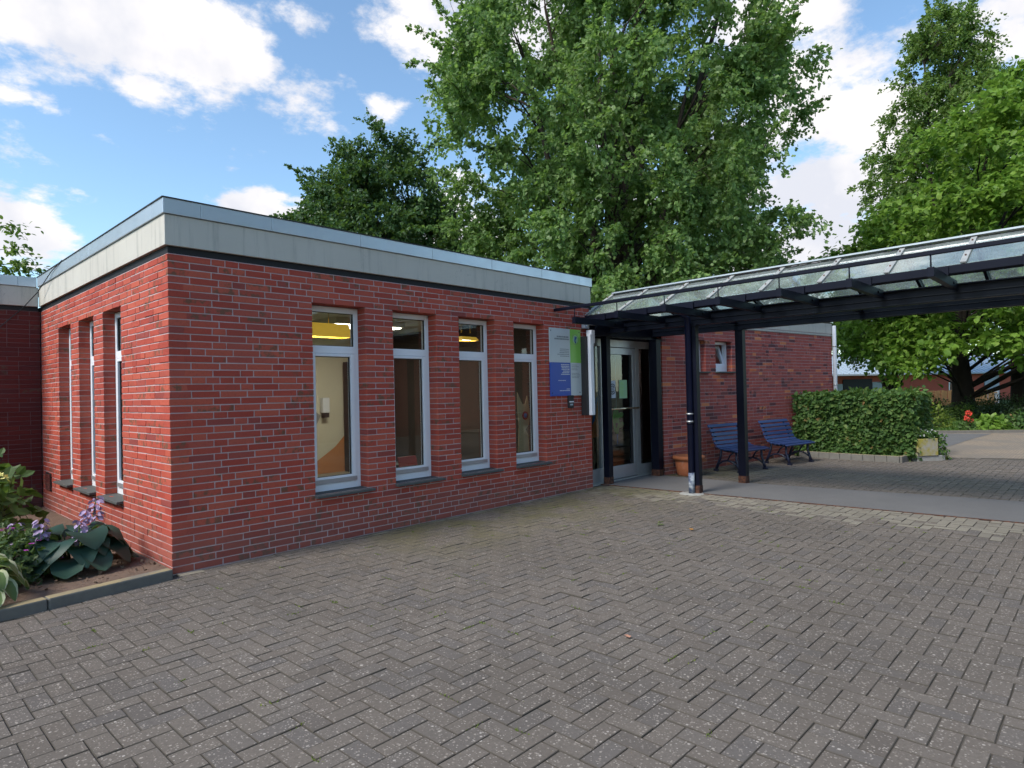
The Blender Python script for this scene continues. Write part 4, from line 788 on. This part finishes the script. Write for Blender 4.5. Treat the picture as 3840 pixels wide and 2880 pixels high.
def tree(name, label, cat_group, base, stems, trunk_r, clumps, per, spread, leaf, lsize, mat, bark, droop=.5, n_obj=0, lift=.6, elong=(1, 1, 1), flat=0.0, sub=1, keep=1.0, shoots=0):
    """base: foot; stems: list of polylines (relative); clumps: (n,3) crown points (relative)"""
    t = thing(name, label, 'tree', tuple(base), 0, cat_group)
    trunk = limb_mesh('trunk', [(np.array(s), np.linspace(trunk_r[0] if i == 0 or len(trunk_r) < 3 else trunk_r[2], trunk_r[1], len(s))) for i, s in enumerate(stems)], bark, t, 9)
    sp = np.concatenate([np.stack([np.interp(np.linspace(.12, 1, 26), np.linspace(0, 1, len(s)), np.array(s)[:, q]) for q in range(3)], 1) for s in stems]); segs = []
    for ci, c in enumerate(clumps):
        if ci % sub:
            ld = clumps[ci - ci % sub]; segs.append((curve(ld, c, .02, 4), np.linspace(.012, .004, 4))); continue
        dd = sp - c; cost = np.linalg.norm(dd, axis=1) + 3 * np.maximum(0, dd[:, 2] + .45 * np.linalg.norm(dd[:, :2], axis=1)); a = sp[np.argmin(cost)]
        L = np.linalg.norm(c - a)
        if L > .3 and rng.random() < keep: segs.append((curve(a, c, lift * .12 * L), np.linspace(.012 + .008 * L, .005, 6)))
    SP, SD = [], []
    if shoots:
        cen = clumps.mean(0); rr_ = np.linalg.norm((clumps - cen)[:, :2], axis=1); outer = np.where((rr_ > np.percentile(rr_, 72)) | (clumps[:, 2] > np.percentile(clumps[:, 2], 88)))[0]
        for i in rng.choice(outer, shoots):
            a = clumps[i]; d = a - cen; d[2] *= .25; d /= np.linalg.norm(d); d = d * .8 + unit(1)[0] * .45 + np.array((0, 0, .35)); d /= np.linalg.norm(d); L = rng.uniform(.9, 2.1) * spread * 1.15; e_ = a + d * L; cv = curve(a, e_, .10 * L, 5); segs.append((cv, np.linspace(.016, .004, 5)))
            k_ = int(46 * L); tq = rng.uniform(.15, 1.03, k_); SP.append(np.stack([np.interp(tq, np.linspace(0, 1, 5), cv[:, q]) for q in range(3)], 1) + rng.normal(0, .085, (k_, 3)) * (1.25 - tq[:, None]) * 1.3); SD.append(np.tile(d, (k_, 1)))
    lb = limb_mesh('limb', segs, bark, t, 5); tag(lb, kind='stuff')
    n = len(clumps); P = []; 
    # leaves hang along twigs that leave each clump
    tw = 9; per_t = max(1, per // tw)
    c = np.repeat(clumps, tw, 0); d0 = unit(len(c)) * np.array(elong); out = c.copy(); out[:, 2] *= .0; ctr = clumps.mean(0); rad = (c - ctr); rad[:, 2] *= .3; rad /= np.linalg.norm(rad, axis=1, keepdims=True) + 1e-6
    d0 = d0 + rad * .35; ln = spread * rng.uniform(.55, 1.25, len(c))[:, None]
    tt = rng.random((len(c), per_t, 1)) ** .8
    pos = c[:, None, :] + d0[:, None, :] * ln[:, None, :] * tt + np.array((0, 0, -1.0)) * droop * ln[:, None, :] * tt ** 2 + rng.normal(0, spread * .09, (len(c), per_t, 3))
    pos = pos.reshape(-1, 3); dirs = np.repeat(d0, per_t, 0) * .6 + unit(len(pos)) * .8 + np.array((0, 0, -droop * .9)); nr = unit(len(pos)) * (.75 - flat * .45) + np.array((0, 0, .55 + flat))
    if SP:
        SP = np.concatenate(SP); SD = np.concatenate(SD); pos = np.concatenate([pos, SP]); dirs = np.concatenate([dirs, SD * .7 + unit(len(SP)) * .7 + np.array((0, 0, -.45 * droop))]); nr = np.concatenate([nr, unit(len(SP)) * .8 + np.array((0, 0, .6))])
    sz = lsize * rng.uniform(.65, 1.2, len(pos))
    leaves('crown', leaf, pos, dirs, nr, sz, mat, t, n_obj); return t
def crown_pts(n, prof, center=(0, 0), shell=.45, gap=None, squash=1.0, clus=None):
    """random points in a body of revolution: prof = [(z, r), ...]; squash: depth/width"""
    zz = np.array([p[0] for p in prof]); rr = np.array([p[1] for p in prof]); P = []
    zs = np.linspace(zz[0], zz[-1], 200); w = np.interp(zs, zz, rr) ** 1.6; w /= w.sum()
    sub = 1 if clus is None else clus[0]
    while len(P) < n:
        z = rng.choice(zs, p=w) + rng.normal(0, .1); r = np.interp(z, zz, rr) * rng.random() ** shell; a = rng.random() * 2 * math.pi; p = np.array((center[0] + r * math.cos(a), center[1] + r * math.sin(a) * squash, z))
        P.append(p)
        for _ in range(sub - 1): P.append(p + rng.normal(0, clus[1], 3) * np.array((1, 1, clus[2])))
    return np.array(P)
def stem_set(n, spread0, spread1, h, lean=.5):
    out = []
    for i in range(n):
        a = i / n * 6.283 + rng.uniform(-.3, .3); r0_ = spread0 * rng.uniform(.5, 1); r1_ = spread1 * rng.uniform(.3, 1); hh = h * rng.uniform(.75, 1)
        t = np.linspace(0, 1, 8); rr = r0_ * t ** .3 + r1_ * t ** 1.5
        out.append(np.stack([rr * np.cos(a) + rng.normal(0, .08, 8) * t, rr * np.sin(a) + rng.normal(0, .08, 8) * t, t * hh], 1))
    return out
def ground_of(x, y, d): p = px(x, y, d); return np.array((p[0], p[1], 0.0))

# big silver maple behind the roofs
b = ground_of(2320, 1110, 26)
prof = [(3.8, 3.6), (5.0, 5.2), (7, 6.1), (9.5, 6.6), (12, 7.0), (15, 6.8), (16.4, 6.0), (17.6, 4.8), (19.5, 3.0), (21, 1)]
st = stem_set(9, 1.6, 3.6, 19); st.insert(0, np.stack([np.zeros(6), np.zeros(6), np.linspace(0, 20, 6)], 1))
tree('silver_maple', 'huge silver maple with hanging foliage rising behind the entrance canopy', None, b, st, (.42, .05, .26), crown_pts(1330, prof, shell=.45, clus=(7, .55, 1.35)), 153, .9, 'lobed', .165, L_SILVER, M_BARK, .6, 0, .8, (.85, .85, .65), sub=7, shoots=190)
# dark maple behind the pavilion
b = ground_of(1420, 950, 31); prof = [(3.5, 2.5), (6, 4.4), (8.5, 4.6), (10.5, 3.7), (12.5, 2.3), (14.0, .8), (14.5, .2)]
tree('norway_maple', 'dark green rounded maple behind the flat roof, left of the big maple', None, b, stem_set(5, .6, 1.8, 12), (.35, .04, .2), crown_pts(430, prof, shell=.40), 200, .85, 'lobed', .17, L_DARK, M_BARK_DARK, .35, shoots=36)
# catalpa on the right
b = ground_of(3612, 1500, 27); st = [np.array([(0, 0, 0), (.03, 0, 1.2), (.0, .05, 2.4), (-.1, .1, 4), (.1, 0, 7), (.3, -.2, 10)])] + [s + np.array((0, 0, 3.0)) for s in stem_set(5, .2, 2.8, 9)]
prof = [(2.5, 5.6), (3.4, 6.1), (5.5, 6.3), (8, 6.3), (9.6, 4.7), (11.1, 3.1), (13, 1.3), (13.8, .4)]
cp_ = crown_pts(1500, prof, center=(-.85, -2.4), shell=.26, clus=(6, .5, .7))
tree('catalpa', 'broad catalpa with large bright leaves and dark trunk at right', None, b, st, (.48, .04, .09), cp_, 45, .75, 'heart', .20, L_CATALPA, M_BARK_DARK, .35, 300, .5, (1, 1, .45), .35, sub=6, keep=.25)
b = ground_of(3820, 1500, 30)
tree('second_catalpa', 'catalpa partly cut off by the right edge of the photo', None, b, [np.array([(0, 0, 0), (0, 0, 2.5), (.3, .2, 6), (.2, 0, 9)])] + [s + np.array((0, 0, 3.2)) for s in stem_set(4, .2, 2, 5)], (.34, .04, .10), crown_pts(450, [(3.0, 3.5), (4, 5), (7, 5), (10, 3.6), (12.5, 1)], shell=.3, clus=(6, .5, .7)), 36, .75, 'heart', .24, L_CATALPA, M_BARK_DARK, .35, 0, .5, (1, 1, .45), .35, sub=6, keep=.25)
# tall fine-leaved tree behind the catalpa
b = ground_of(3590, 1500, 40)
tree('robinia', 'tall fine-leaved tree whose narrow top stands above the bright catalpa', None, b, stem_set(5, .5, 2.2, 22), (.4, .05, .22), crown_pts(460, [(8, 4.0), (13, 4.5), (17, 4.2), (20.5, 2.7), (23.5, 1.9), (25, .5)], shell=.5), 216, .95, 'oval', .20, L_ROBINIA, M_BARK, .5, shoots=60)
b = ground_of(3340, 1400, 34)
tree('side_tree', 'pale green tree filling the gap between the rear wing and the catalpa', None, b, stem_set(4, .4, 1.6, 7), (.2, .04, .12), crown_pts(230, [(3.1, 1.8), (4.0, 2.7), (5.5, 2.8), (7.6, 2.0), (9.0, .8)], shell=.45), 198, .75, 'oval', .17, L_ROBINIA, M_BARK, .35)
b = ground_of(3030, 1000, 38)
tree('yellow_tree', 'small yellow-green treetop showing above the canopy glass', None, b, stem_set(3, .3, 1.2, 8), (.15, .03, .08), crown_pts(70, [(4, 1.5), (6, 2.3), (7.8, 1.8), (8.7, .5)], shell=.5), 90, .6, 'oval', .15, L_YELLOW, M_BARK, .3)
# tree on the left whose branch tips reach into the photo
b = np.array((-3.6, 11.5, 0))
tree('left_tree', 'tree beyond the left wing with only its branch tips in view', None, b, stem_set(4, .5, 2.0, 6.5), (.22, .04, .12), np.concatenate([crown_pts(150, [(3.2, 2.5), (4.6, 3.4), (6.0, 2.6), (7.2, 1)], shell=.5), np.array([px(20, 850, 14) - b, px(45, 930, 14.2) - b, px(60, 990, 14) - b, px(10, 1000, 14) - b, px(85, 1000, 14.3) - b])]), 80, .55, 'oval', .12, L_ROBINIA, M_BARK, .25, 0, .4, (1, 1, .35), .4)

# ------------------------------------------------------------------ hedge, planter, bed on the right
hd = thing('clipped_hedge', 'box-clipped green hedge at the end of the rear wing', 'hedge', (12.25, -1.0, 0))
hx, hy0, hy1, hz_ = 1.5, .1, -2.08, 1.28
n = 9500; f = rng.random(n); P = np.zeros((n, 3)); Nn = np.zeros((n, 3))
for i in range(n):
    q = f[i]; a, c_, e_ = rng.random(3)
    if q < .50: P[i] = (abs(rng.normal(0, .05)) * 1.2 - .04, hy0 + (hy1 - hy0) * a, .03 + (hz_ - .03) * c_); Nn[i] = (-1, 0, .35)
    elif q < .72: P[i] = (hx * a, hy1 - .02 + abs(rng.normal(0, .05)), .03 + (hz_ - .03) * c_); Nn[i] = (0, -1, .35)
    elif q < .90: P[i] = (hx * a, hy0 + (hy1 - hy0) * c_, hz_ + rng.normal(0, .035)); Nn[i] = (0, 0, 1)
    else: P[i] = (hx * a * .8 + .1, hy0 + (hy1 - hy0) * c_, .1 + (hz_ - .2) * e_); Nn[i] = (-.5, -.5, .5)
r_ = .07 * np.sin(P[:, 1:2] * 5.1) * np.sin(P[:, 2:3] * 4.3 + 1); P += Nn * r_ * .7
leaves('foliage', 'oval', P, Nn * .5 + unit(n) * .8 + np.array((-.1, -.1, -.5)), Nn + unit(n) * .55, .11 * rng.uniform(.6, 1.25, n), L_HEDGE, hd, 300)
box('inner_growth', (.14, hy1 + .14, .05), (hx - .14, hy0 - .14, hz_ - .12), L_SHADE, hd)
bc = thing('hedge_kerb', 'low kerb of small concrete blocks along the foot of the hedge', 'kerb')
kp = [(12.10, -1.02), (11.98, -1.85), (11.90, -2.92), (12.45, -3.02)]
for (xa, ya), (xb, yb) in zip(kp[:-1], kp[1:]):
    a = np.array((xa, ya, .055)); bb = np.array((xb, yb, .055)); Ln = np.linalg.norm(bb - a); k_ = max(1, round(Ln / .21)); dd = (bb - a) / Ln
    for i in range(k_): MB().bar(a + dd * (Ln / k_ * i + .003), a + dd * (Ln / k_ * (i + 1) - .003), .075, .13).build('kerb_block', M_KERB, bc, .004)
sheet('hedge_bed', [(12.08, -1.0), (11.97, -1.9), (11.93, -2.9), (14.0, -3.0), (14.0, -.9)], .05, M_SOIL)
pl = thing('concrete_planter', 'square concrete planter covered in yellow moss beside the hedge', 'planter', (12.56, -3.10, 0), R(-36))
MB().box((-.23, -.23, .10), (.23, -.18, .43)).box((-.23, .18, .10), (.23, .23, .43)).box((-.23, -.18, .10), (-.18, .18, .43)).box((.18, -.18, .10), (.23, .18, .43)).build('box', M_MOSS, pl, .008); box('base_slab', (-.22, -.21, -.01), (.40, .25, .098), M_ALU_DULL, pl, .006); box('soil', (-.18, -.18, .12), (.18, .18, .39), M_SOIL, pl)
n = 900; P = rng.uniform((-.24, -.23, .39), (.28, .22, .54), (n, 3)); P[:, 2] += .05 * rng.normal(size=n)
n2 = 700; Q = np.stack([rng.uniform(.22, .42, n2), rng.uniform(-.24, .22, n2), rng.uniform(.02, .5, n2)], 1); Q[:, 0] += (.5 - Q[:, 2]) * .2
P = np.concatenate([P, Q]); leaves('foliage', 'oval', P, unit(len(P)) + (0, 0, -.2), unit(len(P)) + (0, -.4, .8), .055 * rng.uniform(.6, 1.3, len(P)), L_HEDGE, pl)
P = rng.uniform((-.22, -.24, .46), (.26, .1, .60), (70, 3)); leaves('blossom', 'oval', P, unit(70), unit(70) + (0, -.5, .5), np.full(70, .035), P_WHITE, pl)

# ------------------------------------------------------------------ flower bed on the left
sheet('flower_bed', [(-4, -.36), (-1.2, -.20), (-.02, -.06), (-.008, 4.9), (-4, 4.9)], .062, M_SOIL)
n = 420; P = np.stack([rng.uniform(-2.2, -.05, n), rng.uniform(-.02, 1.6, n), np.full(n, .085)], 1); P[:, 1] += np.maximum(0, .12 * -P[:, 0]) * -.9 + .02
tag(leaves('soil_clod', 'lobed', P, unit(n), unit(n) + (0, 0, .4), rng.uniform(.012, .045, n), M_SOIL, None), 'crumbs of soil and dry litter on the flower bed', 'litter', None, 'stuff')
kb = thing('bed_kerb', 'long concrete kerb edging the flower bed on the left', 'kerb')
for (xa, ya), (xb, yb) in (((-.045, -.098), (-.93, -.215)), ((-.936, -.216), (-1.94, -.35)), ((-1.946, -.351), (-2.95, -.48)), ((-2.956, -.481), (-3.9, -.6))): MB().bar((xa, ya, -.010), (xb, yb, -.010), .095, .19).build('kerb_stone', M_KERB, kb, .012)
def hosta(name, label, loc, n, L, mat, edge=None, spread=1.0, hgt=.25):
    t = thing(name, label, 'plant', loc)
    for i in range(n):
        a = i * 2.399 + rng.uniform(-.2, .2); k_ = i / n; el = (1.05 - k_ * 1.0); ln = L * rng.uniform(.8, 1.1); W_ = ln * .40
        st_ = .10 + .16 * k_ * spread; dr = np.array((math.cos(a), math.sin(a), 0)); sd = np.array((-math.sin(a), math.cos(a), 0)); b0 = dr * st_ + np.array((0, 0, hgt * (.45 + .75 * (1 - k_))))
        us = [0, .10, .28, .5, .72, .90, 1.0]; wd = [.12, .70, 1.0, 1.04, .90, .52, .04]; V = []; 
        for u, w in zip(us, wd):
            c_ = b0 + dr * ln * (u * math.cos(el * .6) - .10 * u * u) + np.array((0, 0, ln * (math.sin(el * .7) * u - .85 * u * u)))
            c_[2] = max(c_[2], .02 - loc[2] + .08)
            for s_ in (-1, -.72, 0, .72, 1): V.append(c_ + sd * s_ * W_ * w + np.array((0, 0, .035 * abs(s_) * w + .008 * math.sin(u * 14 + s_ * 3))))
        Fq = [(r * 5 + c_, r * 5 + c_ + 1, (r + 1) * 5 + c_ + 1, (r + 1) * 5 + c_) for r in range(6) for c_ in range(4)]
        mi = [1 if edge and c_ in (0, 3) else 0 for r in range(6) for c_ in range(4)]
        link('leaf', npmesh('leaf', np.array(V), np.array(Fq), [mat, edge or mat], True, mi), t)
        MB().tube([(0, 0, .0), tuple(b0 * .6 + np.array((0, 0, .02))), tuple(b0)], .006, 6).build('stalk', L_GER, t)
    return t
h1 = hosta('blue_hosta', 'hosta with big blue-green leaves and lilac flower spikes by the wall', (-.58, .66, .075), 30, .34, L_HOSTA, None, .9, .24)
def spike(t, x, y, h, top):
    MB().tube([(x * .3, y * .3, .05), (x * .8, y * .8, h * .6), (x, y, h)], .005, 5).build('flower_stem', L_GER, t)
    m = 34; zz = rng.uniform(h - top, h + .03, m); a = rng.random(m) * 6.28; P = np.stack([x + .02 * np.cos(a), y + .02 * np.sin(a), zz], 1); D_ = np.stack([np.cos(a), np.sin(a), np.full(m, -.6)], 1)
    leaves('flower', 'oval', P, D_, unit(m) + (0, 0, 1), np.full(m, .055), P_LILAC, t)
for x_, y_, h_ in ((-.24, -.12, .44), (.02, -.16, .40), (.22, .16, .54), (.12, .02, .46), (-.36, .16, .40)): spike(h1, x_, y_, h_, .16)
hosta('variegated_hosta', 'hosta with cream-edged leaves at the left edge above the kerb', (-1.33, .06, .075), 24, .20, L_HOSTA_V, L_CREAM, .8, .22)
def mound(name, label, loc, rx, ry, h, n, lsz, lmat, shape, petals=None, npet=0, psz=.03, cat='plant', n_obj=0, ctr=.0):
    t = thing(name, label, cat, tuple(loc)); v = unit(n); v[:, 2] = np.abs(v[:, 2]); rr = rng.uniform(.62, 1.05, n)[:, None]; bump_ = 1 + .16 * np.sin(v[:, 0:1] * 7 + 1) * np.sin(v[:, 1:2] * 6)
    P = v * rr * bump_ * np.array((rx, ry, h)) + np.array((0, 0, .02)); leaves('foliage', shape, P, v * .7 + unit(n) * .7 + np.array((0, 0, -.3)), v + unit(n) * .5 + np.array((0, 0, .5)), lsz * rng.uniform(.6, 1.25, n), lmat, t, n_obj)
    segs = [(curve((0, 0, 0), P[i], .03, 4), np.linspace(.012, .004, 4)) for i in range(0, min(n, 60), 3)]; s = limb_mesh('stem', segs, M_BARK, t, 5); tag(s, kind='stuff')
    if petals is not None:
        v = unit(npet); v[:, 2] = np.abs(v[:, 2]) + .2; P = v / np.linalg.norm(v, axis=1, keepdims=True) * np.array((rx, ry, h)) * 1.06; k_ = 6
        Pp = np.repeat(P, k_, 0); a = np.tile(np.arange(k_) / k_ * 6.283, npet); D_ = np.stack([np.cos(a), np.sin(a), np.full(len(a), .25)], 1); leaves('blossom', 'oval', Pp, D_, np.tile((0, 0, 1.0), (len(a), 1)) + unit(len(a)) * .2, np.full(len(a), psz), petals, t)
    return t
mound('geranium', 'mound of small-leaved geranium dotted with magenta flowers', (-1.12, .66, .075), .46, .45, .40, 1700, .055, L_GER, 'lobed', P_PINK, 34, .026)
t = mound('hydrangea', 'leafy hydrangea with pale yellow flower heads against the left wing', (-1.22, 2.4, .075), .68, .9, .92, 900, .15, L_HYD, 'oval', None, 0, .03, 'shrub', 200)
for x_, y_, z_ in ((.25, -.62, .70), (-.02, -.75, .66)):
    v = unit(70); v[:, 2] = np.abs(v[:, 2]); leaves('flower_head', 'oval', v * (.11, .11, .06) + np.array((x_, y_, z_)), unit(70) + v, v + (0, 0, .3), np.full(70, .04), P_YEL, t)
mound('fern_clump', 'loose leafy shrub behind the geranium by the wing wall', (-1.5, 1.6, .075), .5, .5, .7, 500, .12, L_HYD, 'oval', None, 0, .03, 'shrub')

th = thing('added_hedge', 'unseen tall hedge added on the far left to shade the reveals and wing', 'hedge', (-4.3, 2.3, .07))  # unseen hedge, added to keep light off the window reveals and the wing
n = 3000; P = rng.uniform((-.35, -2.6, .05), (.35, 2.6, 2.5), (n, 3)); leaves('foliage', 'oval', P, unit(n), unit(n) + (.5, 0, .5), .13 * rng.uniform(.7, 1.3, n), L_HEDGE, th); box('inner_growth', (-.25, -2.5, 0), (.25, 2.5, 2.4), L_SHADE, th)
# ------------------------------------------------------------------ background garden and house on the right
pA = px(3060, 1500, 45); pB_ = px(4300, 1500, 56); hA = np.array((pA[0], pA[1], 0)); hB = np.array((pB_[0], pB_[1], 0)); hu = (hB - hA) / np.linalg.norm(hB - hA); hn = np.array((hu[1], -hu[0], 0)); 
if hn @ (CAM - hA) < 0: hn = -hn
HL = np.linalg.norm(hB - hA); hs = thing('garden_house', 'low red brick house with pale metal roof behind the trees', 'house')
def hp(u, d, z): return hA + hu * u + hn * d + np.array((0, 0, z))
def hbx(name, a, b, c, d, e_, f, mat, parent=hs): return MB().hexa([hp(a, c, e_), hp(b, c, e_), hp(b, d, e_), hp(a, d, e_), hp(a, c, f), hp(b, c, f), hp(b, d, f), hp(a, d, f)]).build(name, mat, parent)
hbx('wall', 0, HL, -6, 0, -.1, 2.25, M_BRICK_FAR)
rf_ = MB().hexa([hp(-.4, .5, 2.16), hp(HL, .5, 2.16), hp(HL, -3, 3.75), hp(-.4, -3, 3.75), hp(-.4, .5, 2.24), hp(HL, .5, 2.24), hp(HL, -3, 3.84), hp(-.4, -3, 3.84)]).build('roof', M_ROOFM, hs)
for i in range(int(HL / .5)): MB().hexa([hp(i * .5, .5, 2.25), hp(i * .5 + .05, .5, 2.25), hp(i * .5 + .05, -3, 3.85), hp(i * .5, -3, 3.85), hp(i * .5, .5, 2.30), hp(i * .5 + .05, .5, 2.30), hp(i * .5 + .05, -3, 3.90), hp(i * .5, -3, 3.90)]).build('roof_seam', M_ROOFM, rf_)
hbx('eaves_gutter', -.4, HL, .5, .62, 2.12, 2.22, M_SHUT)
def u_of(x): 
    r = ray(x, 1450); n_ = hn; t_ = ((hA - CAM) @ n_) / (r @ n_); return float((CAM + r * t_ - hA) @ hu)
for xa, xb, za, zb, m, nm in ((3160, 3268, .2, 1.75, M_BLACK, 'garage_opening'), (3140, 3158, .2, 1.55, M_SHUT, 'shutter'), (3270, 3320, .2, 1.65, M_SHUT, 'shutter'), (3690, 3745, .1, 2.0, M_SHUT, 'shutter'), (3556, 3562, .3, 1.5, M_WHITE, 'window_frame'), (3563, 3600, .3, 1.5, M_BLACK, 'window'), (3820, 3900, .2, 1.7, M_SHUT, 'shutter')):
    hbx(nm, u_of(xa), u_of(xb), .005, .06, za, zb, m)
hbx('lintel', u_of(3160), u_of(3268), .01, .10, 1.75, 1.88, M_BLACK)
fA = px(3440, 1500, 40); fB = px(3738, 1500, 40); fd = np.array((fB[0] - fA[0], fB[1] - fA[1], 0)); FL = np.linalg.norm(fd); fd /= FL; fn = np.array((fd[1], -fd[0], 0)); fe = thing('board_fence', 'brown fence of overlapping upright boards beside the tree trunk', 'fence', (fA[0], fA[1], 0))
for i in range(int(FL / .21)):
    o_ = fd * (.21 * i) + fn * (.05 if i % 2 else 0); MB().hexa([o_, o_ + fd * .19, o_ + fd * .19 + fn * .025, o_ + fn * .025] + [q + np.array((0, 0, 1.0 + .02 * math.sin(i * 2.1))) for q in (o_, o_ + fd * .19, o_ + fd * .19 + fn * .025, o_ + fn * .025)]).build('board', M_FENCE, fe)
for z_ in (.25, .8): MB().bar(fn * .037 + np.array((0, 0, z_)), fd * FL + fn * .037 + np.array((0, 0, z_)), .02, .06).build('fence_rail', M_FENCE, fe)
gp = thing('gate_post', 'pale grey gate panel at the end of the board fence', 'gate post', (fB[0], fB[1], 0)); MB().box((-.0, -.1, 0), (.22, .12, .97)).build('post', M_SHUT, gp, .01); MB().box((-.02, -.12, .972), (.24, .14, 1.0)).build('cap', M_SHUT, gp)
# dark shrubs under the catalpa
k_ = 0
for x_, d_, h_, w_, lab in ((3440, 26, .95, 1.2, 'dark shrub left of the catalpa trunk'), (3520, 25.4, .8, 1.1, 'dark low shrub just left of the catalpa trunk'), (3590, 24.8, .62, .9, 'feathery olive shrub in front of the catalpa trunk'), (3660, 25.2, .8, 1.2, 'dark juniper in front of the board fence'), (3730, 25.5, .95, 1.3, 'dark spreading juniper below the gate post'), (3800, 25.3, .9, 1.3, 'dark shrub at the right edge behind the lawn'), (3860, 22, .75, .9, 'dark bush cut off by the right edge on the lawn')):
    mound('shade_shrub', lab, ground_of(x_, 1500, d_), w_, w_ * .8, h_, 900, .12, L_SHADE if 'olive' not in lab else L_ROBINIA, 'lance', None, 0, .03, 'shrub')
p = gz(3632, 1618); t = mound('red_flower', 'small plant with red-orange flowers at the lawn edge', p, .28, .28, .30, 240, .10, L_HYD, 'oval', None, 0, .04, 'flower')
for i in range(4):
    q = (rng.uniform(-.12, .12), rng.uniform(-.12, .12), .34 + .09 * i * .8); MB().tube([(q[0] * .5, q[1] * .5, .1), q], .006, 5).build('flower_stem', L_GER, t); v = unit(26); leaves('blossom', 'oval', v * .04 + np.array(q), v, unit(26), np.full(26, .06), P_RED, t)
mound('leafy_plant', 'broad-leaved green plant right of the red flower', gz(3715, 1616), .62, .5, .42, 420, .15, L_CATALPA, 'heart')
mound('yellow_shrub', 'yellow-green shrub at the lawn edge behind the planter', gz(3505, 1612), .55, .5, .75, 380, .16, L_YELLOW, 'lance', None, 0, .03, 'shrub')
mound('edge_bush', 'dark leafy bush at the lawn edge by the right border', gz(3830, 1612), .6, .5, .55, 480, .12, L_HEDGE, 'oval', None, 0, .03, 'shrub')
n = 26000; gx = rng.uniform(20.3, 31, n); gy = rng.uniform(-13, 3, n); k1 = (gx > 20.45 + np.maximum(0, (-1.96 - gy)) * .63); gx, gy = gx[k1], gy[k1]; n = len(gx)
leaves('grass', 'lance', np.stack([gx, gy, np.full(n, .03)], 1), unit(n) * .5 + (0, 0, 1), unit(n), rng.uniform(.05, .13, n), L_GRASS, None)
tag(bpy.data.objects['grass'], 'short mown grass of the lawn', 'grass', None, 'stuff')

# ------------------------------------------------------------------ wing across the yard (seen only in the window panes)
op = thing('opposite_wing', 'brick wing across the yard, reflected in the window panes', 'building'); box('wall', (1, -15, -.1), (22, -13, 3.0), M_BRICK_MOT, op); box('coping', (.95, -15.05, 3.0), (22.05, -12.95, 3.2), M_ZINC, op)
for i, (x_, y_) in enumerate(((4, -19), (13, -20))):  # unseen trees, added to dim the reflections in the panes
    tree('added_tree', ('added unseen tree behind the opposite wing, nearer the walkway', 'added unseen tree behind the opposite wing, farther along')[i], None, np.array((x_, y_, 0.0)), stem_set(4, .4, 2.5, 9), (.3, .04, .2), crown_pts(110, [(3, 3), (6, 4.6), (9, 4), (11.5, 1)], shell=.5), 100, 1.1, 'lobed', .30, L_SILVER, M_BARK, .3)

# ------------------------------------------------------------------ small things lying on the paving
def fallen(label, p, s, mat, rz):
    t = npmesh('fallen_leaf', SHAPES['lobed'][0] * s * np.array((1, 1, .8)), np.array(SHAPES['lobed'][1]), mat); o = link('fallen_leaf', t); o.location = (p[0], p[1], .012); o.rotation_euler = (.12, -.1, rz); tag(o, label, 'leaf', 'fallen leaves on the paving')
fallen('green fallen leaf lying on the paving in front of the walkway', gz(2492, 1971), .085, L_CATALPA, 2.2)
fallen('orange fallen leaf beside the green one on the paving', gz(2592, 1991), .06, plain('orange leaf', (.45, .20, .03), .7), .4)
fallen('pink-brown fallen leaf on the middle of the paving', gz(2362, 2398), .05, plain('pink leaf', (.45, .22, .14), .7), 1.2)
fallen('yellow fallen leaf lying against the bed kerb', gz(278, 2258), .05, plain('yellow leaf', (.55, .38, .06), .7), .2)
fallen('small pale leaf left of the yellow one by the bed kerb', gz(208, 2268), .035, plain('straw leaf', (.5, .42, .2), .7), 1.0)
n = 150; q = np.stack([rng.uniform(-1, 6.2, n), rng.uniform(-4.6, -.15, n)], 1); q = np.round(q / m_) * m_; P = []; Dd = []
for c_ in q:
    k_ = rng.integers(8, 22); a = rng.uniform(-1, 1) * .05; P.append(np.stack([c_[0] + rng.normal(0, .028, k_) * (1 if c_[0] % .2 < .1 else .2), c_[1] + rng.normal(0, .028, k_) * (.2 if c_[0] % .2 < .1 else 1), np.full(k_, -.004)], 1))
P = np.concatenate(P); n = len(P); o = leaves('joint_moss', 'lance', P, unit(n) * .9 + (0, 0, .8), unit(n), rng.uniform(.008, .02, n), L_YELLOW, None); tag(o, 'tufts of yellow-green moss in the paving joints', 'moss', None, 'stuff')
